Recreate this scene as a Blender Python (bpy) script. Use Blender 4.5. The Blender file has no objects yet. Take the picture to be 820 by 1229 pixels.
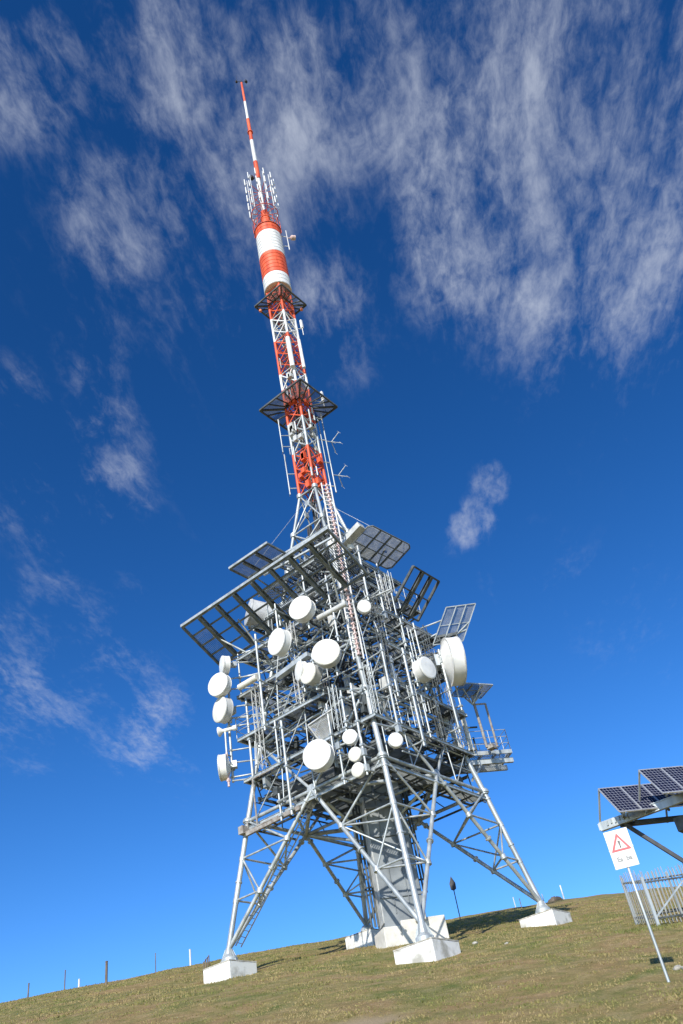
import bpy, math, random
import numpy as np
from mathutils import Vector, Matrix

R = math.radians
random.seed(11)
SC = bpy.context.scene
COL = SC.collection

# ------------------------------------------------------------------ tags
def tag(o, label=None, cat=None, group=None, kind=None):
    if label: o['label'] = label
    if cat: o['category'] = cat
    if group: o['group'] = group
    if kind: o['kind'] = kind
    return o

def empty(name, loc, label=None, cat=None, group=None):
    o = bpy.data.objects.new(name, None)
    o.empty_display_size = .3
    COL.objects.link(o); o.location = loc
    return tag(o, label, cat, group)

# ------------------------------------------------------------------ mesh builder (world coordinates, parent offset removed on build)
def frame_of(d):
    d = Vector(d).normalized()
    a = Vector((0, 0, 1)) if abs(d.z) < .92 else Vector((1, 0, 0))
    u = d.cross(a).normalized(); v = d.cross(u).normalized()
    return d, u, v

class MB:
    def __init__(s): s.v = []; s.f = []; s.sm = []
    def add(s, vs, fs, smooth=False):
        n = len(s.v); s.v += [tuple(p) for p in vs]
        s.f += [tuple(i + n for i in f) for f in fs]; s.sm += [smooth] * len(fs)
        return s
    def tube(s, p, q, r, r2=None, n=8, caps=True):
        p = Vector(p); q = Vector(q); r2 = r if r2 is None else r2
        if (q - p).length < 1e-5: return s
        d, u, v = frame_of(q - p); vs = []
        for c, rr in ((p, r), (q, r2)):
            for i in range(n):
                a = 2 * math.pi * i / n
                vs.append(c + u * (math.cos(a) * rr) + v * (math.sin(a) * rr))
        fs = [(i, (i + 1) % n, n + (i + 1) % n, n + i) for i in range(n)]
        s.add(vs, [tuple(reversed(f)) for f in fs], True)
        if caps: s.add(vs, [tuple(range(n)), tuple(reversed(range(n, 2 * n)))])
        return s
    def poly(s, pts, r, n=6):
        for a, b in zip(pts[:-1], pts[1:]): s.tube(a, b, r, n=n)
        return s
    def lathe(s, prof, base, axis, n=28, smooth=True):
        d, u, v = frame_of(axis); base = Vector(base); m = len(prof); vs = []
        for (t, r) in prof:
            for i in range(n):
                a = 2 * math.pi * i / n
                vs.append(base + d * t + u * (math.cos(a) * r) + v * (math.sin(a) * r))
        for j in range(m - 1):
            fs = [(j * n + i, (j + 1) * n + i, (j + 1) * n + (i + 1) % n, j * n + (i + 1) % n) for i in range(n)]
            flat = abs(prof[j][1] - prof[j + 1][1]) > 3 * abs(prof[j][0] - prof[j + 1][0]) or not smooth
            base_i = len(s.v)
            sub = vs[j * n:(j + 2) * n]
            s.add(sub, [(i, n + i, n + (i + 1) % n, (i + 1) % n) for i in range(n)], not flat or prof[j][1] * prof[j + 1][1] > 0 and smooth)
        return s
    def box(s, c, size, ax=None):
        c = Vector(c); X, Y, Z = ax if ax else (Vector((1, 0, 0)), Vector((0, 1, 0)), Vector((0, 0, 1)))
        hx, hy, hz = [k / 2 for k in size]
        vs = [c + X * (sx * hx) + Y * (sy * hy) + Z * (sz * hz) for sz in (-1, 1) for sy in (-1, 1) for sx in (-1, 1)]
        fs = [(0, 2, 3, 1), (4, 5, 7, 6), (0, 1, 5, 4), (2, 6, 7, 3), (0, 4, 6, 2), (1, 3, 7, 5)]
        if X.cross(Y).dot(Z) < 0: fs = [tuple(reversed(f)) for f in fs]
        return s.add(vs, fs)
    def beam(s, p, q, w, h, up=(0, 0, 1)):
        """rectangular bar from p to q, h measured along up"""
        p = Vector(p); q = Vector(q); d = (q - p); L = d.length
        if L < 1e-5: return s
        d /= L; up = Vector(up); side = d.cross(up)
        if side.length < 1e-3: side = d.cross(Vector((1, 0, 0)))
        side.normalize(); upn = side.cross(d).normalized()
        return s.box((p + q) / 2, (L, w, h), (d, side, upn))
    def ibeam(s, p, q, w, h, t=.015, up=(0, 0, 1)):
        p = Vector(p); q = Vector(q); d = (q - p).normalized(); up = Vector(up)
        side = d.cross(up).normalized(); upn = side.cross(d).normalized()
        s.beam(p, q, t, h - 2 * t, upn)
        for k in (-1, 1): s.beam(p + upn * (k * (h / 2 - t / 2)), q + upn * (k * (h / 2 - t / 2)), w, t, upn)
        return s
    def build(s, name, mat, parent=None, bevel=None):
        if not s.v: return None
        me = bpy.data.meshes.new(name)
        off = Vector((0, 0, 0)); p = parent
        while p is not None: off += Vector(p.location); p = p.parent
        me.from_pydata([(a[0] - off.x, a[1] - off.y, a[2] - off.z) for a in s.v], [], s.f)
        me.polygons.foreach_set('use_smooth', s.sm); me.materials.append(mat); me.update()
        o = bpy.data.objects.new(name, me); COL.objects.link(o)
        if parent is not None: o.parent = parent
        if bevel:
            m = o.modifiers.new('bevel', 'BEVEL'); m.width = bevel; m.segments = 2; m.limit_method = 'ANGLE'
        return o
    def thing(s, name, mat, base, bevel=None):
        """single-mesh top-level thing whose origin sits at base"""
        b = Vector(base); s.v = [(a[0] - b.x, a[1] - b.y, a[2] - b.z) for a in s.v]
        o = s.build(name, mat, None, bevel); o.location = b; return o

# ------------------------------------------------------------------ materials
def newmat(name):
    m = bpy.data.materials.new(name); m.use_nodes = True
    nt = m.node_tree; b = nt.nodes['Principled BSDF']; return m, nt, b

def varied(name, c1, c2, scale=6, rough=.5, metal=0., bump=.0, bscale=60, detail=6, streak=False, spec=.5, lo=.35, hi=.65):
    m, nt, b = newmat(name); N = nt.nodes; Lk = nt.links
    g = N.new('ShaderNodeTexCoord'); mp = N.new('ShaderNodeMapping')
    geo = N.new('ShaderNodeNewGeometry')
    if streak: mp.inputs['Scale'].default_value = (1, 1, .18)
    Lk.new(geo.outputs['Position'], mp.inputs['Vector'])
    n = N.new('ShaderNodeTexNoise'); n.inputs['Scale'].default_value = scale; n.inputs['Detail'].default_value = detail
    Lk.new(mp.outputs[0], n.inputs['Vector'])
    r = N.new('ShaderNodeValToRGB'); r.color_ramp.elements[0].position = lo; r.color_ramp.elements[1].position = hi
    r.color_ramp.elements[0].color = (*c1, 1); r.color_ramp.elements[1].color = (*c2, 1)
    Lk.new(n.outputs['Fac'], r.inputs['Fac']); Lk.new(r.outputs['Color'], b.inputs['Base Color'])
    b.inputs['Roughness'].default_value = rough; b.inputs['Metallic'].default_value = metal
    b.inputs['Specular IOR Level'].default_value = spec
    if bump:
        n2 = N.new('ShaderNodeTexNoise'); n2.inputs['Scale'].default_value = bscale; n2.inputs['Detail'].default_value = 5
        Lk.new(geo.outputs['Position'], n2.inputs['Vector'])
        bp = N.new('ShaderNodeBump'); bp.inputs['Strength'].default_value = bump; bp.inputs['Distance'].default_value = .02
        Lk.new(n2.outputs['Fac'], bp.inputs['Height']); Lk.new(bp.outputs[0], b.inputs['Normal'])
    return m

M = {}
M['galv'] = varied('galvanised_steel', (.34, .375, .385), (.56, .595, .595), 3.5, .5, .45, 0, detail=8, streak=True)
M['galv_dark'] = varied('shaded_steel', (.05, .06, .063), (.125, .14, .143), 3, .6, .3, 0, detail=8)  # galvanised steel with the shade of undersides and interior put into its colour
M['grate'] = varied('grating_steel', (.15, .17, .175), (.27, .29, .295), 3, .6, .3, 0)
M['gshaft'] = varied('cladding_grey', (.16, .18, .195), (.27, .295, .31), 1.2, .6, .1, 0)
M['white'] = varied('white_radome', (.68, .69, .68), (.82, .82, .80), 2.2, .45, 0, 0, detail=4)
M['cream'] = varied('cream_radome', (.60, .59, .53), (.74, .73, .67), 2.5, .5, 0, 0, detail=4)
M['backw'] = varied('grey_shroud', (.44, .45, .45), (.58, .59, .585), 3, .5, 0, 0)
M['red'] = varied('red_paint', (.52, .065, .022), (.76, .135, .05), 3, .5, 0, 0, streak=True)
M['mwhite'] = varied('white_paint', (.60, .61, .61), (.78, .78, .77), 3, .5, 0, 0, streak=True)
M['pink'] = varied('faded_red_paint', (.55, .38, .36), (.68, .55, .53), 8, .6, 0, 0)
M['conc'] = varied('pale_concrete', (.40, .39, .35), (.76, .76, .74), 1.9, .85, 0, .5, 30, detail=14, spec=.2, lo=.32, hi=.50)
M['conc2'] = varied('shaft_concrete', (.54, .52, .47), (.70, .68, .63), 2.2, .9, 0, .35, 30, detail=9, spec=.2)
M['black'] = varied('black_cable', (.018, .018, .02), (.045, .045, .048), 5, .6, 0, 0)
M['box'] = varied('equipment_grey', (.38, .39, .38), (.55, .56, .55), 4, .55, 0, 0)
M['rust'] = varied('rusty_steel', (.20, .165, .14), (.36, .35, .33), 5, .75, .1, 0)
M['wood'] = varied('weathered_post', (.10, .075, .055), (.2, .165, .13), 12, .9, 0, 0, streak=True)
M['alu'] = varied('aluminium_frame', (.62, .63, .64), (.74, .75, .76), 4, .35, .6, 0)
M['signred'] = varied('sign_red', (.62, .02, .03), (.70, .03, .045), 5, .4)
M['signgrey'] = varied('faded_lettering', (.16, .17, .17), (.24, .25, .25), 30, .5)
M['signwhite'] = varied('sign_white', (.60, .60, .60), (.68, .68, .67), 4, .4)
M['navy'] = varied('shade_dark_steel', (.025, .03, .038), (.05, .058, .07), 4, .5)  # near-black colour stands in for the shaded side of the solar frame members
M['shield'] = varied('shield_steel', (.10, .12, .12), (.20, .22, .22), 3, .6, .3)
M['signblk'] = varied('sign_black', (.02, .02, .02), (.04, .04, .04), 5, .4)
M['orange'] = varied('lamp_orange', (.75, .20, .08), (.85, .32, .16), 8, .3)
M['stone'] = varied('pale_stone', (.30, .28, .235), (.55, .53, .48), 6, .9, 0, .6, 30)
M['slat'] = varied('fence_galv', (.27, .275, .26), (.45, .45, .42), 5, .55, .3, 0, streak=True)

# solar cells: dark blue cells with a pale grid, on the panel's own UV metres (object coordinates stored per panel)
def solar_mat():
    m, nt, b = newmat('solar_cells'); N = nt.nodes; Lk = nt.links
    uv = N.new('ShaderNodeUVMap'); br = N.new('ShaderNodeTexBrick')
    br.offset = 0; br.squash = 1
    br.inputs['Color1'].default_value = (.006, .008, .026, 1); br.inputs['Color2'].default_value = (.009, .011, .034, 1)
    br.inputs['Mortar'].default_value = (.36, .38, .45, 1); br.inputs['Scale'].default_value = 1
    br.inputs['Mortar Size'].default_value = .006; br.inputs['Mortar Smooth'].default_value = .2
    br.inputs['Brick Width'].default_value = .148; br.inputs['Row Height'].default_value = .158
    Lk.new(uv.outputs[0], br.inputs['Vector']); Lk.new(br.outputs['Color'], b.inputs['Base Color'])
    b.inputs['Roughness'].default_value = .25; b.inputs['Specular IOR Level'].default_value = .12
    return m
M['cells'] = solar_mat()

# ------------------------------------------------------------------ terrain
S2 = math.sqrt(2)
def gz(x, y):
    s = (x + y) / S2; t = (y - x) / S2
    u = np.maximum(0, s + 29.379)
    f = np.clip(1 + .01309 * t, .5, 1.7)
    z = -5.538 + .29076 * s + .00207 * t - .00058 * u * u * f - .00092 * np.clip(t, -60, 60) ** 2
    # gentle lumps
    for cx, cy, r_, dp_ in ((-5.6, -5.2, 2.2, .24), (-5.6, 5.2, 2.2, .24), (4.3, -5.8, 2.0, .07), (3.6, 5.4, 1.9, .24)): z = z - dp_ * np.exp(-((x - cx) ** 2 + (y - cy) ** 2) / (2 * r_ * r_))
    z = z + .05 * np.sin(x * .33 + 2 * np.sin(y * .21)) * np.sin(y * .37 + 1.1) * np.clip((x + y) / 20, 0, 2.5)
    z = z + .045 * np.sin(x * .9 + 1.3 * np.sin(y * .55)) * np.sin(y * .83 + .9 * np.sin(x * .41)) + .02 * np.sin(2.3 * x + 1.1 * y) * np.sin(1.7 * y - 1.9 * x)
    return z

def ground_mat():
    m, nt, b = newmat('dry_alpine_grass'); N = nt.nodes; Lk = nt.links
    geo = N.new('ShaderNodeNewGeometry')
    def noise(sc, det=8, dist=0., rough=.6):
        n = N.new('ShaderNodeTexNoise'); n.inputs['Scale'].default_value = sc; n.inputs['Detail'].default_value = det
        n.inputs['Distortion'].default_value = dist; n.inputs['Roughness'].default_value = rough
        Lk.new(geo.outputs['Position'], n.inputs['Vector']); return n
    def ramp(src, stops):
        r = N.new('ShaderNodeValToRGB'); e = r.color_ramp.elements
        e[0].position, e[0].color = stops[0][0], (*stops[0][1], 1)
        e[1].position, e[1].color = stops[-1][0], (*stops[-1][1], 1)
        for p, c in stops[1:-1]:
            k = e.new(p); k.color = (*c, 1)
        Lk.new(src.outputs['Fac'], r.inputs['Fac']); return r
    def mix(a, bb, f):
        x = N.new('ShaderNodeMix'); x.data_type = 'RGBA'
        Lk.new(a, x.inputs['A']); Lk.new(bb, x.inputs['B']); Lk.new(f, x.inputs['Factor']); return x.outputs['Result']
    big = ramp(noise(.35, 5, .6), [(.38, (.12, .155, .04)), (.5, (.26, .21, .085)), (.62, (.33, .20, .105))])
    mid = ramp(noise(1.9, 8, .3, .7), [(.36, (.12, .145, .038)), (.5, (.27, .22, .092)), (.66, (.44, .34, .185))])
    f = N.new('ShaderNodeValue'); f.outputs[0].default_value = .5
    c = mix(big.outputs['Color'], mid.outputs['Color'], f.outputs[0])
    fine = noise(22, 6, 0, .75)
    fr = ramp(fine, [(.3, (.6, .6, .6)), (.7, (1.3, 1.3, 1.3))])
    mul = N.new('ShaderNodeMix'); mul.data_type = 'RGBA'; mul.blend_type = 'MULTIPLY'; mul.inputs['Factor'].default_value = 1
    Lk.new(c, mul.inputs['A']); Lk.new(fr.outputs['Color'], mul.inputs['B'])
    # bare pale soil patches
    soilm = ramp(noise(.8, 6, 1.2, .65), [(.64, (0, 0, 0)), (.74, (1, 1, 1))])
    vd = N.new('ShaderNodeVectorMath'); vd.operation = 'DISTANCE'; vd.inputs[1].default_value = (-17.3, -11.3, -11.45)
    Lk.new(geo.outputs['Position'], vd.inputs[0])
    mr = N.new('ShaderNodeMapRange'); mr.inputs['From Min'].default_value = 1.1; mr.inputs['From Max'].default_value = .35
    Lk.new(vd.outputs['Value'], mr.inputs['Value'])
    mx = N.new('ShaderNodeMath'); mx.operation = 'MAXIMUM'
    sc_ = N.new('ShaderNodeMath'); sc_.operation = 'MULTIPLY'; sc_.inputs[1].default_value = .45
    Lk.new(soilm.outputs['Color'], sc_.inputs[0]); Lk.new(sc_.outputs[0], mx.inputs[0]); Lk.new(mr.outputs[0], mx.inputs[1])
    soil = N.new('ShaderNodeRGB'); soil.outputs[0].default_value = (.36, .28, .175, 1)
    fin = mix(mul.outputs['Result'], soil.outputs[0], mx.outputs[0])
    Lk.new(fin, b.inputs['Base Color'])
    b.inputs['Roughness'].default_value = .95; b.inputs['Specular IOR Level'].default_value = .1
    bp = N.new('ShaderNodeBump'); bp.inputs['Strength'].default_value = .9; bp.inputs['Distance'].default_value = .06
    Lk.new(noise(9, 9, .2, .75).outputs['Fac'], bp.inputs['Height']); Lk.new(bp.outputs[0], b.inputs['Normal'])
    return m
M['ground'] = ground_mat()

def build_ground():
    def axis(c):
        a = [0.]; st = .5
        while a[-1] < 45: a.append(a[-1] + st)
        while a[-1] < 900: st *= 1.12; a.append(a[-1] + st)
        a = np.array(a); return np.concatenate([-a[:0:-1], a]) + c
    X = axis(-5.); Y = axis(-3.)
    xx, yy = np.meshgrid(X, Y, indexing='ij'); zz = gz(xx, yy)
    v = np.stack([xx.ravel(), yy.ravel(), zz.ravel()], 1)
    ny = len(Y); i, j = np.meshgrid(np.arange(len(X) - 1), np.arange(ny - 1), indexing='ij')
    a = (i * ny + j).ravel(); f = np.stack([a, a + ny, a + ny + 1, a + 1], 1)
    me = bpy.data.meshes.new('ground'); me.from_pydata(v.tolist(), [], f.tolist())
    me.polygons.foreach_set('use_smooth', [True] * len(f)); me.materials.append(M['ground']); me.update()
    o = bpy.data.objects.new('ground', me); COL.objects.link(o)
    tag(o, 'dry green and brown mountain grass slope rising to the right', 'ground', kind='structure')
build_ground()

# grass blades: one object of loose blades over the visible slope
def build_grass():
    rng = np.random.default_rng(5)
    cam = np.array([-32.25, -22.97])
    n = 330000
    d = 13 + 62 * rng.random(n) ** 1.25
    az = R(33.3) + R(31) * (rng.random(n) * 2 - 1)
    x = cam[0] + d * np.cos(az); y = cam[1] + d * np.sin(az)
    # clumping
    cl = np.sin(x * 2.1 + 2 * np.sin(y * 1.3)) * np.sin(y * 2.4 + 1.7 * np.sin(x * 1.1)) + .6 * np.sin(x * 7.3 + y * 3.1) * np.sin(y * 6.1 - x * 2.7)
    keep = rng.random(n) < .45 + .45 * cl
    keep &= ~((np.hypot(x + 17.3, y + 11.3) < .7))
    for cx, cy in ((-4.87, -4.87), (4.87, -4.87), (-4.87, 4.87), (4.87, 4.87)):
        keep &= ~((np.abs(x - cx) < .95) & (np.abs(y - cy) < .95))
    x, y, d, cl = x[keep], y[keep], d[keep], cl[keep]; n = len(x); z = gz(x, y) - .01
    h = (.02 + .032 * rng.random(n) ** 2) * (1 + .4 * np.clip(cl, -1, 1)) * (1 + .5 * (d > 30))
    w = .006 + .008 * rng.random(n) + .0003 * d
    a = rng.random(n) * 2 * np.pi; lean = rng.normal(0, .5, (n, 2)) * h[:, None]
    dx, dy = np.cos(a) * w, np.sin(a) * w
    V = np.empty((n, 3, 3)); V[:, 0] = np.stack([x - dx, y - dy, z], 1); V[:, 1] = np.stack([x + dx, y + dy, z], 1)
    V[:, 2] = np.stack([x + lean[:, 0], y + lean[:, 1], z + h], 1)
    me = bpy.data.meshes.new('grass'); me.vertices.add(3 * n); me.vertices.foreach_set('co', V.ravel())
    me.loops.add(3 * n); me.loops.foreach_set('vertex_index', np.arange(3 * n, dtype=np.int32))
    me.polygons.add(n); me.polygons.foreach_set('loop_start', np.arange(0, 3 * n, 3, dtype=np.int32))
    me.polygons.foreach_set('loop_total', np.full(n, 3, dtype=np.int32)) if hasattr(me.polygons[0], 'loop_total') and False else None
    me.update(calc_edges=True)
    at = me.attributes.new('tint', 'FLOAT', 'FACE'); at.data.foreach_set('value', rng.random(n).astype(np.float32))
    m, nt, b = newmat('grass_blades'); N = nt.nodes; Lk = nt.links
    an = N.new('ShaderNodeAttribute'); an.attribute_name = 'tint'
    geo = N.new('ShaderNodeNewGeometry'); ns = N.new('ShaderNodeTexNoise'); ns.inputs['Scale'].default_value = .5
    ns.inputs['Detail'].default_value = 5; Lk.new(geo.outputs['Position'], ns.inputs['Vector'])
    ad = N.new('ShaderNodeMath'); ad.operation = 'MULTIPLY_ADD'; ad.inputs[1].default_value = .55
    Lk.new(an.outputs['Fac'], ad.inputs[0]); 
    sb = N.new('ShaderNodeMath'); sb.operation = 'MULTIPLY_ADD'; sb.inputs[1].default_value = 2.4; sb.inputs[2].default_value = -.98
    Lk.new(ns.outputs['Fac'], sb.inputs[0]); Lk.new(sb.outputs[0], ad.inputs[2])
    r = N.new('ShaderNodeValToRGB'); e = r.color_ramp.elements
    e[0].position = .1; e[0].color = (.15, .17, .05, 1); e[1].position = .95; e[1].color = (.33, .26, .13, 1)
    k = e.new(.4); k.color = (.22, .21, .07, 1); k = e.new(.7); k.color = (.32, .25, .115, 1)
    Lk.new(ad.outputs[0], r.inputs['Fac']); Lk.new(r.outputs['Color'], b.inputs['Base Color'])
    b.inputs['Roughness'].default_value = .8; b.inputs['Specular IOR Level'].default_value = .2
    me.materials.append(m)
    o = bpy.data.objects.new('grass', me); COL.objects.link(o)
    tag(o, 'short dry grass blades covering the mountain slope', 'grass', kind='stuff')
build_grass()

# ------------------------------------------------------------------ TOWER
B4 = 4.87
NODE = {(-1, -1): -6.88, (-1, 1): -5.24, (1, -1): -5.20, (1, 1): -3.55}     # foot nodes
BTOP = {(-1, -1): -7.60, (-1, 1): -5.84, (1, -1): -5.76, (1, 1): -3.92}     # tops of the footings
WHERE = {(-1, -1): 'nearest the camera, in front of the shaft', (-1, 1): 'at the far left on the slope',
         (1, -1): 'at the right, uphill, nearest the solar frame', (1, 1): 'at the back, left of the shaft base'}

for (sx, sy), zt in BTOP.items():
    x, y = sx * B4, sy * B4; zg = float(gz(x, y)) - 1.2
    b = MB(); h = .84 if (sx, sy) != (-1, 1) else .78
    b.box((x, y, (zt - .045 + zg) / 2), (2 * h, 2 * h, zt - .045 - zg))
    o = b.thing('concrete_footing', M['conc'], (x, y, zt - .6), .02)
    c = MB(); c.box((0, 0, .5785), (2 * h + .012, 2 * h + .012, .045))
    me = c.build('coping', M['stone']); me.parent = o
    tag(o, 'white concrete footing block under the tower leg ' + WHERE[(sx, sy)], 'footing', 'concrete footings of the tower')
    me['label'] = 'thin grey stained top slab'

tower = empty('radio_tower', (0, 0, -5.5), 'tall steel lattice radio tower with grey lower body and red and white mast', 'radio tower')

def H(z): return .62 + (19.4 - z) * (4 - .62) / 19.4 if z < 19.4 else .62
SIGNS = [(-1, -1), (1, -1), (1, 1), (-1, 1)]
mid = {'S': Vector((0, -4, 0)), 'W': Vector((-4, 0, 0)), 'N': Vector((0, 4, 0)), 'E': Vector((4, 0, 0))}

def gusset(b, p, r=.2, n=10, th=.05, axis=(0, 0, 1)):
    d = Vector(axis).normalized(); b.tube(Vector(p) - d * th, Vector(p) + d * th, r, n=n)

# four splayed pyramidal legs
for (sx, sy) in SIGNS:
    foot = Vector((sx * B4, sy * B4, NODE[(sx, sy)])); top = Vector((sx * 4, sy * 4, 0))
    m1 = Vector((0, sy * 4, 0)); m2 = Vector((sx * 4, 0, 0))
    b = MB()
    b.tube(foot, top, .118, n=12)
    b.tube(foot, m1, .088, n=12); b.tube(foot, m2, .088, n=12)
    fr = (.36, .69)
    lv = [[foot.lerp(q, t) for q in (top, m1, m2)] for t in fr]
    for k, (a, c, d) in enumerate(lv):
        r = .045
        b.tube(a, c, r); b.tube(a, d, r); b.tube(c, d, r)
        for p_ in (a, c, d): b.tube(p_ - (top - foot).normalized() * .12, p_ + (top - foot).normalized() * .07, .135, n=10)
        if k:
            pa, pc, pd = lv[k - 1]
            b.tube(pc, a, .042); b.tube(pd, a, .042); b.tube(pc, d, .038)
    a, c, d = lv[-1]
    b.tube(c, top, .052); b.tube(d, top, .052)
    for q in (top, m1, m2):
        dd = (q - foot).normalized()
        for t in (.5, .93):
            p_ = foot.lerp(q, t); b.tube(p_ - dd * .035, p_ + dd * .035, .15, n=10)      # bolted flanges
    leg = b.build('leg', M['galv'], tower)
    s = MB(); bt = BTOP[(sx, sy)]
    s.lathe([(0, .44), (.04, .44), (.04, .34), (.26, .34), (.28, .31), (.40, .22), (foot.z - bt + .05, .13), (foot.z - bt + .1, .0)], (foot.x, foot.y, bt), (0, 0, 1), 20)
    for k in range(8):
        a_ = k * math.pi / 4
        u = Vector((math.cos(a_), math.sin(a_), 0)); f0 = Vector((foot.x, foot.y, bt))
        s.add([f0 + u * .32 + Vector((0, 0, .05)), f0 + u * .42 + Vector((0, 0, .05)), f0 + u * .16 + Vector((0, 0, foot.z - bt)), f0 + u * .08 + Vector((0, 0, foot.z - bt))], [(0, 1, 2, 3)])
        s.tube(f0 + u * .39 + Vector((0, 0, .0)), f0 + u * .39 + Vector((0, 0, .1)), .025, n=6)
    s.build('shoe', M['galv'], leg)

# climbing ladder lying along the inner edge of the left leg
b = MB()
foot = Vector((-B4, B4, NODE[(-1, 1)])); e = Vector((-4, 0, 0)); off = Vector((.38, .1, -.15))
p0 = foot.lerp(e, .05) + off; p1 = foot.lerp(e, .96) + off
sd = Vector((.2, .05, 0))
b.tube(p0 - sd, p1 - sd, .03); b.tube(p0 + sd, p1 + sd, .03)
for i in range(24):
    t = (i + .5) / 24; b.tube(p0.lerp(p1, t) - sd, p0.lerp(p1, t) + sd, .016, n=5)
tag(b.build('leg_ladder', M['galv'], tower), 'narrow ladder along the left leg')

# ring at the top of the legs
b = MB()
cs = [Vector((sx * 4, sy * 4, 0)) for sx, sy in SIGNS]; ms = [mid['S'], mid['E'], mid['N'], mid['W']]
for i in range(4):
    b.tube(cs[i], ms[i], .085, n=10); b.tube(ms[i], cs[(i + 1) % 4], .085, n=10)
    b.tube(ms[i], ms[(i + 1) % 4], .1, n=10)
    gusset(b, ms[i], .27, axis=(0, 1, 0) if i % 2 == 0 else (1, 0, 0)); gusset(b, cs[i], .24)
b.tube(ms[0], ms[2], .08); b.tube(ms[1], ms[3], .08)
# hanging truss below the ring joining the legs to the shaft
hub = Vector((.2, .2, -1.6))
for m_ in ms: b.tube(m_, hub, .07)
b.build('ring_frame', M['galv'], tower)

# corner columns and face bracing of the tapering body
LV = [0, 3.6, 6.6, 9.2, 11.6, 13.8, 16.4, 19.4]
for (sx, sy) in SIGNS:
    b = MB()
    b.tube((sx * 4, sy * 4, 0), (sx * .62, sy * .62, 19.4), .125, .09, n=12)
    for z in LV:
        h = H(z); p = Vector((sx * h, sy * h, z)); b.tube(p - Vector((0, 0, .12)), p + Vector((0, 0, .12)), .19, n=10)
    b.build('corner_column', M['galv'], tower)
for i in range(4):
    (ax, ay), (bx, by) = SIGNS[i], SIGNS[(i + 1) % 4]
    b = MB()
    for k in range(len(LV) - 1):
        z0, z1 = LV[k], LV[k + 1]; h0, h1 = H(z0), H(z1)
        A0 = Vector((ax * h0, ay * h0, z0)); B0 = Vector((bx * h0, by * h0, z0))
        A1 = Vector((ax * h1, ay * h1, z1)); B1 = Vector((bx * h1, by * h1, z1))
        r = .075 if k < 4 else .055
        if k == 0:
            m_ = (A0 + B0) / 2; b.tube(m_, A1, r); b.tube(m_, B1, r)
            q1 = m_.lerp(A1, .5); q2 = m_.lerp(B1, .5)
            b.tube(q1, A0.lerp(A1, .5), .04); b.tube(q2, B0.lerp(B1, .5), .04); b.tube(q1, q2, .04)
        else:
            b.tube(A0, B1, r * .85); b.tube(B0, A1, r * .85)
            X = A0.lerp(B1, h0 / (h0 + h1)); n_ = Vector((ax + bx, ay + by, 0)).normalized()
            b.tube(X - n_ * .06, X + n_ * .06, .16 if k < 5 else .2, n=8)
            if k < 5:
                b.tube(A0.lerp(A1, .5), X, .038); b.tube(B0.lerp(B1, .5), X, .038)
        if k < len(LV) - 1: b.tube(A1, B1, r)
    b.build('face_bracing', M['galv'], tower)

# secondary lattice in front of each face: light sub-braces and slim vertical lattice masts
rs_ = random.Random(21)
for i in range(4):
    (ax, ay), (bx, by) = SIGNS[i], SIGNS[(i + 1) % 4]
    b = MB()
    for z0, z1 in ((0, 1.9), (1.9, 4.0), (4.0, 6.3), (6.3, 8.5), (8.5, 10.4)):
        h0 = 3.95 - .05 * z0; h1 = 3.95 - .05 * z1; nb = 4
        if z0 > 6: h0 = H(z0) + .75; h1 = H(z1) + .75
        for k in range(nb):
            t0, t1 = .06 + .88 * k / nb, .06 + .88 * (k + 1) / nb
            A0 = Vector((ax * h0, ay * h0, z0)).lerp(Vector((bx * h0, by * h0, z0)), t0); A1 = Vector((ax * h1, ay * h1, z1)).lerp(Vector((bx * h1, by * h1, z1)), t0)
            B0 = Vector((ax * h0, ay * h0, z0)).lerp(Vector((bx * h0, by * h0, z0)), t1); B1 = Vector((ax * h1, ay * h1, z1)).lerp(Vector((bx * h1, by * h1, z1)), t1)
            if rs_.random() < .5: b.tube(A0, A1, .03, n=7)
            if rs_.random() < .62: b.tube(A0, B1, .028, n=6)
            if rs_.random() < .4: b.tube(A0.lerp(A1, .5), B0.lerp(B1, .5), .026, n=6)
    b.build('secondary_bracing', M['galv' if i in (0, 3) else 'galv_dark'], tower)  # back faces take the darker steel, interior shade put into colour
for (x, y, z0, z1) in ((-4.2, 2.6, 2.0, 6.3), (-4.1, -.1, 4.2, 8.6), (-4.3, -2.2, 1.9, 4.0), (-3.7, -3.9, 2.0, 4.6), (-2.6, -4.25, 4.1, 8.6), (-1.0, -4.3, 2.0, 4.1), (.9, -4.25, 1.9, 4.2), (1.7, -4.2, 4.2, 8.4), (-.9, -3.9, 8.5, 10.6), (.6, -3.5, 10.4, 11.8), (-3.3, 2.0, 8.5, 11.2), (2.9, -4.1, 1.9, 5.4)):
    b = MB(); w_ = .13; C4 = [(x + a * w_, y + c * w_) for a, c in ((-1, -1), (1, -1), (1, 1), (-1, 1))]
    for (p, q) in C4: b.tube((p, q, z0), (p, q, z1), .02, n=6)
    n_ = int((z1 - z0) / .34)
    for k in range(n_):
        za = z0 + (z1 - z0) * k / n_; zc_ = z0 + (z1 - z0) * (k + 1) / n_
        for j in range(4):
            p, q = C4[j], C4[(j + 1) % 4]
            if (k + j) % 2: p, q = q, p
            b.tube((*p, za), (*q, zc_), .011, n=4)
    b.build('lattice_pole', M[rs_.choice(['galv', 'galv_dark', 'box'])], tower)

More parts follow.
